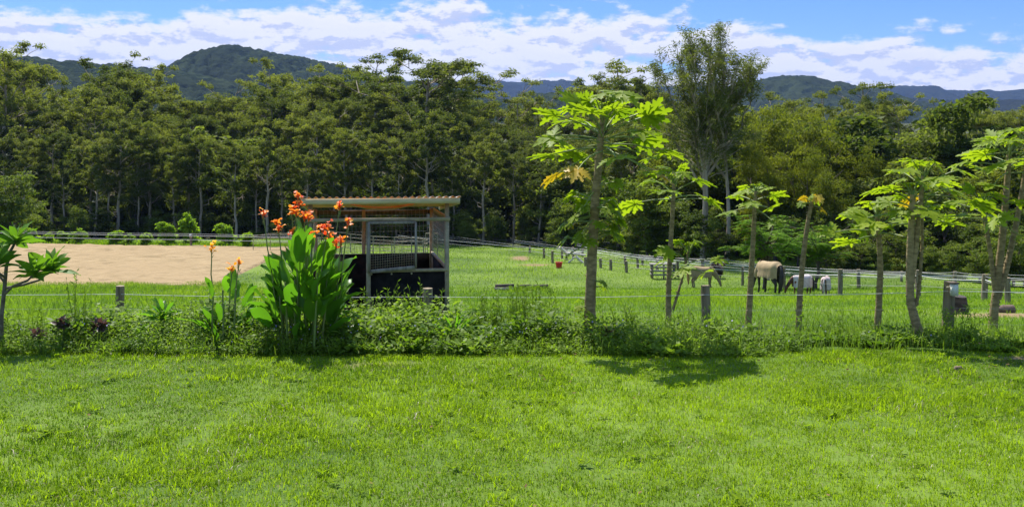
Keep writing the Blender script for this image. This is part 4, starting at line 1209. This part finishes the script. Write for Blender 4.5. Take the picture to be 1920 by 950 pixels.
# ------------------------------------------------------------------ horse shelter
def shelter():
    d0 = 20.; xr = (838 - 960) * d0 / F; zb = gz(xr, d0 + 1.5)
    w = np.array([-.172, 1, 0]); w /= np.linalg.norm(w); u = np.array([w[1], -w[0], 0]) * -1   # u points to the left
    root = empty('horse_shelter', (xr, d0, zb), 'open metal framed horse shelter with black boards and an orange corrugated roof', 'shelter')
    Wd, D, Hh = 2.72, 3.5, 2.2
    hf = EYE - (410 - HY) * d0 / F - zb          # height of the front rail
    q = lambda a, b, z: tuple(u * a + w * b + np.array([0, 0, z]))
    def part(name, mat, fn, sm=False, par=None):
        mb = MB(); fn(mb); return mb.build(name, M[mat], par or root, sm)
    top_f, top_b = 2.7, 2.42
    for (a, b, h) in ((0, 0, top_f), (Wd, 0, top_f), (0, D, top_b - .04), (Wd, D, top_b - .04), (1.6, D, hf), (Wd * .5 + .22, 0, hf)):
        part('post', 'steel', lambda mb: mb.bar(q(a, b, -.2), q(a, b, h), .085, .085, up=w))
    part('front_rail', 'steel', lambda mb: mb.bar(q(-.06, -.045, hf), q(Wd + .06, -.045, hf), .05, .07))
    part('side_rail', 'steel', lambda mb: mb.bar(q(-.046, .02, hf), q(-.046, D, hf), .05, .06))
    part('side_rail', 'steel', lambda mb: mb.bar(q(Wd + .046, .02, hf), q(Wd + .046, D, hf), .05, .06))
    part('back_beam', 'darkbark', lambda mb: mb.bar(q(-.1, D + .05, top_b - .12), q(Wd + .1, D + .05, top_b - .12), .06, .1))
    # black boards
    bh = EYE - (505 - HY) * d0 / F - zb
    part('back_board', 'rubber', lambda mb: mb.bar(q(0.05, D - .06, bh / 2), q(Wd - .05, D - .06, bh / 2), .03, bh))
    part('side_board', 'rubber', lambda mb: mb.bar(q(.0, .05, bh / 2), q(.0, D - .05, bh / 2), .03, bh))
    part('side_board', 'rubber', lambda mb: mb.bar(q(Wd, .05, bh / 2), q(Wd, D - .05, bh / 2), .03, bh))
    part('front_board', 'rubber', lambda mb: mb.bar(q(.05, 0, bh / 2 - .02), q(1.56, 0, bh / 2 - .02), .03, bh - .04))
    part('front_board', 'rubber', lambda mb: mb.bar(q(1.62, .5, bh / 2 - .2), q(Wd - .1, .45, bh / 2 - .2), .03, bh - .4))
    part('floor', 'rubber', lambda mb: mb.bar(q(.06, D / 2, .015), q(Wd - .06, D / 2, .015), D - .2, .03))
    part('middle_rail', 'steel', lambda mb: mb.bar(q(-.02, -.03, bh), q(1.6, -.03, bh), .05, .06))
    part('middle_rail', 'steel', lambda mb: mb.bar(q(0, .06, bh + .02), q(0, D - .05, bh + .02), .05, .05))
    for a in (.72, 1.12, 1.52):
        part('bolt', 'steel', lambda mb: mb.tube([q(a, -.03, bh - .06), q(a, -.05, bh - .06)], .02, 8))
    # hanging mesh door, slightly dropped at one side
    da, db = .64, 1.58
    def dz(a, z): return z - .07 * (a - da) / (db - da)
    dr = part('door_frame', 'greypost', lambda mb: [mb.bar(q(da, -.1, dz(da, bh + .06)), q(da, -.1, hf - .05), .04, .07, up=w), mb.bar(q(db, -.1, dz(db, bh + .05)), q(db, -.1, hf - .05), .04, .09, up=w),
                                                mb.bar(q(da, -.1, dz(da, bh + .07)), q(db, -.1, dz(db, bh + .07)), .04, .07), mb.bar(q(da, -.1, hf - .06), q(db, -.1, hf - .06), .04, .05)])
    def grid(mb, f, na, nb, r):
        for i_ in range(na + 1): mb.bar(f(i_ / na, 0), f(i_ / na, 1), r, r, up=w)
        for j_ in range(nb + 1): mb.bar(f(0, j_ / nb), f(1, j_ / nb), r, r)
    part('door_mesh', 'steel', lambda mb: grid(mb, lambda s, t: q(da + .04 + (db - da - .08) * s, -.1, dz(da + (db - da) * s, bh + .1) + .3 * t), 18, 6, .005), par=dr)
    part('back_mesh', 'wire', lambda mb: grid(mb, lambda s, t: q(.1 + (Wd - .2) * s, D, bh + (hf - bh) * t), 27, 8, .005))
    part('side_mesh', 'wire', lambda mb: grid(mb, lambda s, t: q(-.02, .1 + (D - .2) * s, bh + (hf - bh) * t), 34, 9, .005))
    part('side_brace', 'steel', lambda mb: mb.bar(q(-.05, .5, hf), q(-.05, D, top_b - .1), .04, .05))
    # roof
    L0, L1, R0 = -.26, Wd + .2, 0
    z0, z1 = top_f + .12, top_b + .06
    f0, f1 = -.28, D + .3
    part('fascia', 'fascia', lambda mb: mb.bar(q(L0 + .02, f0 + .05, z0 - .08), q(L1 - .02, f0 + .05, z0 - .08), .04, .11))
    def sheet(mb):
        n = 340; a = np.linspace(L0, L1, n); wv = .018 * np.sin((a - L0) * 2 * np.pi / .135)
        Vs = []
        for k_ in range(8):
            t = k_ / 7; b = f0 + (f1 - f0) * t; z = z0 + (z1 - z0) * t
            Vs.append(np.stack([np.array(q(a_, b, z + wv_)) for a_, wv_ in zip(a, wv)]))
        V = np.concatenate(Vs + [v - np.array([0, 0, .006]) for v in Vs])
        i_ = (np.arange(7)[:, None] * n + np.arange(n - 1)[None]).ravel()
        fq = np.stack([i_, i_ + 1, i_ + n + 1, i_ + n], 1)
        e = np.arange(n - 1); o = 8 * n
        mb.add(V, np.concatenate([fq, fq[:, ::-1] + o, np.stack([e, e + o, e + o + 1, e + 1], 1), np.stack([e + 7 * n, e + 7 * n + 1, e + 7 * n + 1 + o, e + 7 * n + o], 1)]))
    part('roof', 'roof', sheet, True)
    def roll(mb):
        n = 24; V = []
        for s_ in np.linspace(0, 1, n):
            a = 2.0 - 1.42 * s_; sag = .16 * math.sin(math.pi * s_) ** .6
            for t_ in np.linspace(0, 1, 5): V.append(q(a, .12 + .5 * t_, top_f + .0 - sag * math.sin(math.pi * (.25 + .5 * t_)) ))
        i_ = (np.arange(n - 1)[:, None] * 5 + np.arange(4)[None]).ravel(); V = np.array(V)
        f_ = np.stack([i_, i_ + 1, i_ + 6, i_ + 5], 1); mb.add(np.vstack([V, V - np.array([0, 0, .012])]), np.vstack([f_, f_[:, ::-1] + n * 5]))
    part('shade_cloth', 'roof', roll, True)
    for b in (.7, 1.7, 2.7): 
        t = (b - f0) / (f1 - f0); zz = z0 + (z1 - z0) * t - .07
        part('purlin', 'fascia', lambda mb: mb.bar(q(L0 + .05, b, zz), q(L1 - .05, b, zz), .05, .07))
    for a in (L0 + .04, L1 - .04):
        part('barge_board', 'fascia', lambda mb: mb.bar(q(a, f0 + .08, z0 - .09), q(a, f1, z1 - .09), .035, .12))


shelter()


# ------------------------------------------------------------------ paddock clutter
b = gp(1048, 502)
rt = empty('bucket', b, 'red plastic bucket in the grass beside the broken rails', 'bucket')
mb = MB(); mb.tube([(0, 0, .01), (0, 0, .2), (0, 0, .42)], [.2, .23, .27], 18, False); mb.tube([(0, 0, .01), (0, 0, .03)], [.2, .2], 18); mb.build('body', M['bucket'], rt, True)
mb = MB(); th = np.linspace(0, 2 * np.pi, 25); mb.tube(np.stack([np.cos(th) * .27, np.sin(th) * .27, np.full(25, .42)], 1), .02, 6, False); mb.build('rim', M['bucket'], rt, True)
mb = MB(); th = np.linspace(0, np.pi, 13); mb.tube(np.stack([np.cos(th) * .27, -.12 * np.sin(th), .42 - .05 * np.sin(th)], 1), .008, 5); mb.build('handle', M['steel'], rt, True)
b = gp(1070, 492)
rt = empty('broken_rails', b, 'pale broken timber rails propped on posts beside the red bucket', 'rails')
for (p0, p1, r_) in [((-.9, 0, 1.25), (-.1, .1, .55), .075), ((-.3, -.2, .75), (1.2, -.1, .6), .07), ((.4, -.4, .55), (1.0, -.6, 0), .075), ((-.6, .2, .8), (.9, .4, .75), .06), ((-.2, -.3, .02), (.35, -.4, .5), .05)]:
    mb = MB(); mb.tube(bend(p0, p1, 5, 0, rng, .02), np.linspace(r_, r_ * .7, 5) * 1.5, 8, True, .5, 0, .1); mb.build('rail', M['silver'], rt, True)
b = gp(1243, 522)
rt = empty('feed_crate', b, 'grey slatted timber crate with a pale lid beyond the slim papaya', 'crate')
for (x_, y_) in ((-.75, -.35), (.75, -.35), (-.75, .35), (.75, .35), (0, -.38)):
    mb = MB(); mb.bar((x_, y_, -.1), (x_, y_, .95), .1, .1); mb.build('post', M['post'], rt)
for z_ in (.3, .55, .8):
    mb = MB(); mb.bar((-.72, -.42, z_), (.72, -.42, z_), .03, .1); mb.build('slat', M['greypost'], rt)
for x_ in (-.82, .82):
    mb = MB()
    for z_ in (.3, .55, .8): mb.bar((x_, -.33, z_), (x_, .33, z_), .03, .1)
    mb.build('side', M['greypost'], rt)
mb = MB(); mb.box((0, 0, .99), (1.75, .9, .05)); mb.build('lid', M['greypost'], rt)
# sleepers half hidden in the grass
b = gp(952, 545)
rt = empty('old_sleepers', b, 'dark old timber sleepers lying in the paddock grass', 'timber')
for (x0, x1, y_, z_, h_) in [(-.75, .35, 0, .11, .2), (-.72, .36, .22, .24, .18), (.5, 1.35, .08, .22, .2), (1.42, 2.3, .02, .22, .22)]:
    mb = MB(); mb.bar((x0, y_, z_), (x1, y_ + .05, z_ + .02), .22, h_); mb.build('sleeper', M['olddark'], rt)
mb = MB(); mb.bar((-.74, -.115, .14), (.34, -.07, .14), .01, .06); mb.build('worn_edge', M['silver'], rt)
tall_grass('grass_tuft', 990, 53.2, 'rough grass growing up through the dark old sleepers', 260, .3, .55, 63, 'paddock', .025)
# weathered stump block and half buried pot on the right
b = gp(1797, 588)
mb = MB(); P = [(0, 0, -.05), (.01, 0, .12), (-.01, .01, .3), (0, 0, .45)]
mb.tube(P, [.25, .23, .22, .2], 14, True, .5, 0, .16)
o = mb.build('tree_stump', M['olddark'], None, True, b); tag(o, 'dark squat stump in the grass right of the post with the white box', 'stump')
b = gp(1885, 586)
mb = MB(); mb.tube([(-.22, 0, .06), (-.05, 0, .07), (.2, .03, .06)], [.11, .14, .15], 14, True, .5, 0, .1)
o = mb.build('fallen_log', M['stone'], None, True, b); tag(o, 'short brown log end lying in the grass at the right edge', 'log')
for (xp, yp, lab, s) in [(1836, 655, 'reddish clay lump in the grass left of the other lump', 1.), (1864, 648, 'reddish clay lump nearest the forked papaya', .9), (1798, 697, 'small dark stone alone on the mown lawn', .7)]:
    b = gp(xp, yp); mb = MB(); mb.tube([(-.09 * s, 0, .02), (-.05 * s, 0, .035), (.02, .01, .04), (.09 * s, 0, .02)], np.array([.02, .05, .055, .02]) * s, 9, True, .5, 0, .35)
    o = mb.build('clay_lump' if yp < 690 else 'stone', M['brick'] if yp < 690 else M['stone'], None, True, b); tag(o, lab, 'stone')
# brown dry bush behind the pony
p_ = gp(1346, 522)
dryb = bushy(310, 1.1, .4, 'dry_bush', 'purple', n=22, base=.3, L=.16, W=.06)
dryb.location = p_; tag(dryb, 'brown withered bush behind the head of the taupe pony', 'bush')


# ------------------------------------------------------------------ horses
def horse(loc, rz, sc, label, coat, rugm, tailm, graze=True, neck_rug=True, tail_side=0., hem=.74):
    root = empty('horse', loc, label, 'horse', None, rz, sc)
    mb = MB()
    bx_ = np.array([-.82, -.76, -.6, -.38, -.1, .2, .42, .58, .66]); bzz = np.array([1.18, 1.18, 1.16, 1.13, 1.08, 1.08, 1.11, 1.14, 1.15]); br = np.array([.05, .2, .30, .315, .325, .315, .29, .22, .08])
    mb.tube(np.stack([bx_, bx_ * 0, bzz], 1), br, 20, True, sy=np.array([1, .95, .92, .9, .92, .88, .8, .75, .8]))
    if graze:
        nk = [(.38, 0, 1.22), (.62, 0, 1.12), (.82, 0, .9), (.98, 0, .66)]; hd = [(.93, 0, .74), (1.04, 0, .58), (1.12, 0, .38), (1.17, 0, .2), (1.18, 0, .13)]
    else:
        nk = [(.4, 0, 1.2), (.66, 0, 1.3), (.86, 0, 1.5), (.98, 0, 1.68)]; hd = [(.9, 0, 1.7), (1.05, 0, 1.68), (1.24, 0, 1.55), (1.38, 0, 1.42), (1.42, 0, 1.38)]
    mb.tube(nk, [.24, .2, .155, .13], 16, True, sy=np.array([.7, .62, .6, .6]))
    mb.tube(hd, [.1, .125, .1, .075, .055], 14, True, sy=np.array([.7, .7, .68, .8, .8]))
    h0 = np.array(hd[0]); hv = unit(np.array(hd[0]) - np.array(hd[2]))
    for s in (-1, 1):
        mb.tube([h0 + hv * .03 + np.array([0, s * .06, 0]), h0 + hv * .12 + np.array([0.03, s * .075, 0.01]), h0 + hv * .2 + np.array([0.03, s * .07, 0.01])], [.03, .032, .01], 8)
        o = .05 * s
        mb.tube([(.42, s * .15, 1.0), (.45 + o, s * .15, .76), (.46 + o, s * .145, .52), (.45 + o, s * .14, .48), (.45 + o, s * .14, .25), (.47 + o, s * .14, .1), (.49 + o, s * .14, .045), (.5 + o, s * .14, 0)], [.14, .09, .062, .065, .045, .05, .055, .065], 12)
        mb.tube([(-.52, s * .14, 1.08), (-.46 - o, s * .16, .8), (-.58 - o, s * .155, .6), (-.67 - o, s * .15, .5), (-.64 - o, s * .15, .28), (-.62 - o, s * .15, .1), (-.59 - o, s * .15, .045), (-.57 - o, s * .15, 0)], [.18, .15, .1, .072, .05, .052, .055, .065], 12)
    raw = mb.build('body', M[coat])
    md = raw.modifiers.new('r', 'REMESH'); md.mode = 'VOXEL'; md.voxel_size = .026
    sm = raw.modifiers.new('s', 'SMOOTH'); sm.factor = .5; sm.iterations = 4
    dg = bpy.context.evaluated_depsgraph_get()
    me = bpy.data.meshes.new_from_object(raw.evaluated_get(dg)); bpy.data.objects.remove(raw)
    for pl in me.polygons: pl.use_smooth = True
    me.materials.clear(); me.materials.append(M[coat])
    body = bpy.data.objects.new('body', me); COL.objects.link(body); body.parent = root
    # rug: cloth shell over the barrel with hanging skirt
    rb = MB(); k = 26; rows = []
    for i_, x_ in enumerate(np.linspace(-.84, .6, k)):
        rr = np.interp(x_, bx_, br) * 1.07 + .012; cz = np.interp(x_, bx_, bzz); sy_ = np.interp(x_, bx_, [1, .95, .92, .9, .92, .88, .8, .75, .8])
        rr = max(rr, .17)
        th = np.linspace(R(-10), R(190), 17); ring = np.stack([np.full(17, x_), np.cos(th) * rr * sy_ * 1.02, cz + np.sin(th) * rr], 1)
        low_ = hem + .03 * math.sin(i_ * 1.3)
        skirt = lambda pt, s: [np.array([x_, pt[1] * 1.12, low_ + (pt[2] - low_) * .5]), np.array([x_ + .01 * math.sin(i_), pt[1] * 1.12 + s * .015 * math.sin(i_ * 2), low_])]
        a = skirt(ring[0], 1); b_ = skirt(ring[-1], -1)
        rows.append(np.vstack([a[1], a[0], ring, b_[0], b_[1]]))
    m_ = rows[0].shape[0]; V = np.concatenate(rows)
    i_ = (np.arange(k - 1)[:, None] * m_ + np.arange(m_ - 1)[None]).ravel()
    V2 = np.concatenate([V, V - (V - np.array([0, 0, 1.1])) * np.array([0, .03, .02])])
    fq = np.stack([i_, i_ + m_, i_ + m_ + 1, i_ + 1], 1)
    rb.add(V2, np.concatenate([fq, fq[:, ::-1] + len(V)]))
    rb.build('rug', M[rugm], root, True)
    if neck_rug:
        nb = MB(); nn = np.array(nk); nb.tube(nn + np.array([-.01, 0, .02]), [.265, .225, .175, .145], 16, False, sy=np.array([.72, .65, .63, .62])); nb.build('neck_rug', M[rugm], root, True)
    # mane and tail
    tb = MB(); ts = tail_side
    tb.tube([(-.8, 0, 1.3), (-.93, ts * .3, 1.2), (-.98, ts * .6, .9), (-.97, ts, .55), (-.95, ts, .22)], [.05, .07, .1, .09, .03], 10, True, .5, 0, .25); tb.build('tail', M[tailm], root, True)
    mnb = MB(); nn = np.array(nk)
    for t in np.linspace(0, 1, 16):
        c = np.array([np.interp(t, np.linspace(0, 1, 4), nn[:, q_]) for q_ in range(3)])
        nrm = np.array([.5, 0, .75]) if graze else np.array([-.6, 0, .6])
        c = c + nrm * np.interp(t, [0, 1], [.2, .1])
        mnb.tube([c, c + np.array([.0, .07, -.02]), c + np.array([.0, .13, -.14])], [.03, .03, .008], 5)
    if not neck_rug: mnb.build('mane', M[tailm], root, True)
    return root


p = gp(1318, 540); horse(p, R(-8), .92, 'small pony in a taupe rug grazing side on, blond tail to the left', 'dun', 'taupe', 'blond')
p = gp(1441, 550); horse(p, R(112), 1.1, 'big dark legged horse in a tan rug seen from behind', 'black', 'khaki', 'black', True, True, .05)
p = gp(1501, 552); horse(p, R(186), .66, 'brown headed pony in a white rug facing left beside the big horse', 'bay', 'whiterug', 'black', True, False, hem=.56)
p = gp(1549, 553); horse(p, R(62), .62, 'small pony in a pinkish white rug seen from behind at the far right', 'dun', 'pinkrug', 'pinkhair', True, True, hem=.5)

# ------------------------------------------------------------------ air
def haze():
    me = bpy.data.meshes.new('haze')
    x, y0, y1, z0, z1 = 7000., -450., 7200., -30., 620.
    vs = [(-x, y0, z0), (x, y0, z0), (x, y1, z0), (-x, y1, z0), (-x, y0, z1), (x, y0, z1), (x, y1, z1), (-x, y1, z1)]
    me.from_pydata(vs, [], [(3, 2, 1, 0), (4, 5, 6, 7), (0, 1, 5, 4), (1, 2, 6, 5), (2, 3, 7, 6), (3, 0, 4, 7)])
    o = bpy.data.objects.new('haze', me); COL.objects.link(o)
    m, g, out = newmat('air'); v = g.n('ShaderNodeVolumePrincipled')
    v.inputs['Color'].default_value = (.27, .42, .88, 1); v.inputs['Density'].default_value = HAZE; v.inputs['Anisotropy'].default_value = .2
    g.l(v.outputs[0], out.inputs['Volume']); me.materials.append(m); tag(o, kind='stuff')


HAZE = 5.6e-5
haze()

# ------------------------------------------------------------------ sky, sun, camera
SUN_EL, SUN_AZ = R(59), R(-26)       # azimuth measured from the view direction, left negative
w = bpy.data.worlds.new('World'); SC.world = w; w.use_nodes = True
nt = w.node_tree; nt.nodes.clear(); g = NT(nt)
sky = g.n('ShaderNodeTexSky', sky_type='NISHITA'); sky.sun_disc = False
sky.sun_elevation = SUN_EL; sky.sun_rotation = SUN_AZ; sky.air_density = 1.0; sky.dust_density = .25; sky.ozone_density = 3.5; sky.altitude = 100
gen = g.n('ShaderNodeTexCoord').outputs['Generated']
sp = g.n('ShaderNodeSeparateXYZ'); g.l(gen, sp.inputs[0])
azn = g.math('ARCTAN2', sp.outputs[0], sp.outputs[1]); eln = g.math('ARCSINE', sp.outputs[2])
cb_ = lambda u, v, z: (lambda c: (g.val(c.inputs[0], u), g.val(c.inputs[1], v), g.val(c.inputs[2], z), c.outputs[0])[-1])(g.n('ShaderNodeCombineXYZ'))


def dens(dv):
    e = g.math('ADD', eln, dv)
    v = cb_(g.math('MULTIPLY', azn, 8.), g.math('MULTIPLY', e, 26.), 3.7)
    n1 = g.noise(v, 1.5, 5, .55, .15)
    v2 = cb_(g.math('MULTIPLY', azn, 26.), g.math('MULTIPLY', e, 46.), 9.1)
    n2 = g.noise(v2, 1.2, 8, .64, .1)
    return g.math('ADD', g.math('MULTIPLY', n1, .62), g.math('MULTIPLY', n2, .38))


# cloud-deck upper edge over azimuth: photo rows -> elevation
azr = g.math('DIVIDE', g.math('ADD', azn, .6), 1.2)
deck = [(-700, 60), (0, 46), (130, 62), (300, 66), (420, 12), (640, -12), (760, 8), (1000, 12), (1290, 24), (1400, 60), (1560, 82), (1700, 92), (1920, 112), (2300, 120)]
stops = []
for (x_, y_) in deck:
    a = math.atan((x_ - 960) / F); e = math.atan((HY - y_) / F)
    stops.append(((a + .6) / 1.2, (e * 5,) * 3))
topel = g.math('DIVIDE', g.ramp(azr, stops), 5.)
topel = topel
d0 = dens(0.); d1 = dens(.0075)
cov = g.smooth(g.math('SUBTRACT', topel, eln), -.032, .036)
thr = g.math('SUBTRACT', .60, g.math('MULTIPLY', cov, .262))
alpha = g.smooth(g.math('SUBTRACT', d0, thr), -.006, .12)
lit = g.smooth(g.math('SUBTRACT', d0, d1), -.058, .012)
thick = g.smooth(g.math('SUBTRACT', d0, thr), .06, .24)
ccol = g.mix(lit, c4((2.0, 2.2, 2.9)), c4((3.3, 3.28, 3.28)))
ccol = g.mix(g.math('MULTIPLY', thick, .25), ccol, c4((2.3, 2.5, 3.3)))
tint = g.mix(g.smooth(eln, .18, .45), g.mix(g.smooth(eln, .03, .16), c4((.30, .375, .50)), c4((.215, .31, .49))), c4((1, .95, .88)))  # low sky dimmed in colour; overhead sky kept brighter to fill the shadows
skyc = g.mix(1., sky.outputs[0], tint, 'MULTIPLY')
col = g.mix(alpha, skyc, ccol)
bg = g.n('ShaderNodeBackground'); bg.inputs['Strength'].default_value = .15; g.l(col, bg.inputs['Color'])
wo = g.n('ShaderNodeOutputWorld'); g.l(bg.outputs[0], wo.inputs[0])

sl = bpy.data.lights.new('sun', 'SUN'); sl.energy = 4.6; sl.angle = R(.5); sl.color = (1, .955, .88)
so = bpy.data.objects.new('sun', sl); COL.objects.link(so)
dv = Vector((math.sin(SUN_AZ) * math.cos(SUN_EL), math.cos(SUN_AZ) * math.cos(SUN_EL), math.sin(SUN_EL)))
so.rotation_euler = (-dv).to_track_quat('-Z', 'Y').to_euler(); so.location = dv * 60

cd = bpy.data.cameras.new('camera'); cam = bpy.data.objects.new('camera', cd); COL.objects.link(cam)
cam.location = (0, 0, EYE); cam.rotation_euler = (R(90), 0, 0)
cd.sensor_width = 36; cd.lens = 36 * F / 1920; cd.shift_y = -(475 - HY) / 1920; cd.clip_end = 20000; cd.clip_start = .1
SC.camera = cam
SC.render.resolution_x = 1024; SC.render.resolution_y = 506
SC.view_settings.view_transform = 'Standard'; SC.view_settings.look = 'None'; SC.view_settings.exposure = 1.03; SC.view_settings.gamma = 1
cy = SC.cycles
cy.max_bounces = 6; cy.diffuse_bounces = 3; cy.glossy_bounces = 2; cy.transmission_bounces = 4; cy.volume_bounces = 0; cy.transparent_max_bounces = 6
cy.sample_clamp_indirect = 6; cy.use_denoising = True
try:
    cy.denoiser = 'OPENIMAGEDENOISE'; cy.denoising_input_passes = 'RGB_ALBEDO_NORMAL'
except Exception: pass
# prototypes never placed are removed
for o in list(bpy.data.objects):
    if o.type == 'EMPTY' and abs(o.location.y + 500) < 1e-3:
        for c in list(o.children): bpy.data.objects.remove(c)
        bpy.data.objects.remove(o)
for o in bpy.data.objects:
    if 'H' in o.keys(): del o['H']
print('gums', cnt, 'objects', len(bpy.data.objects))
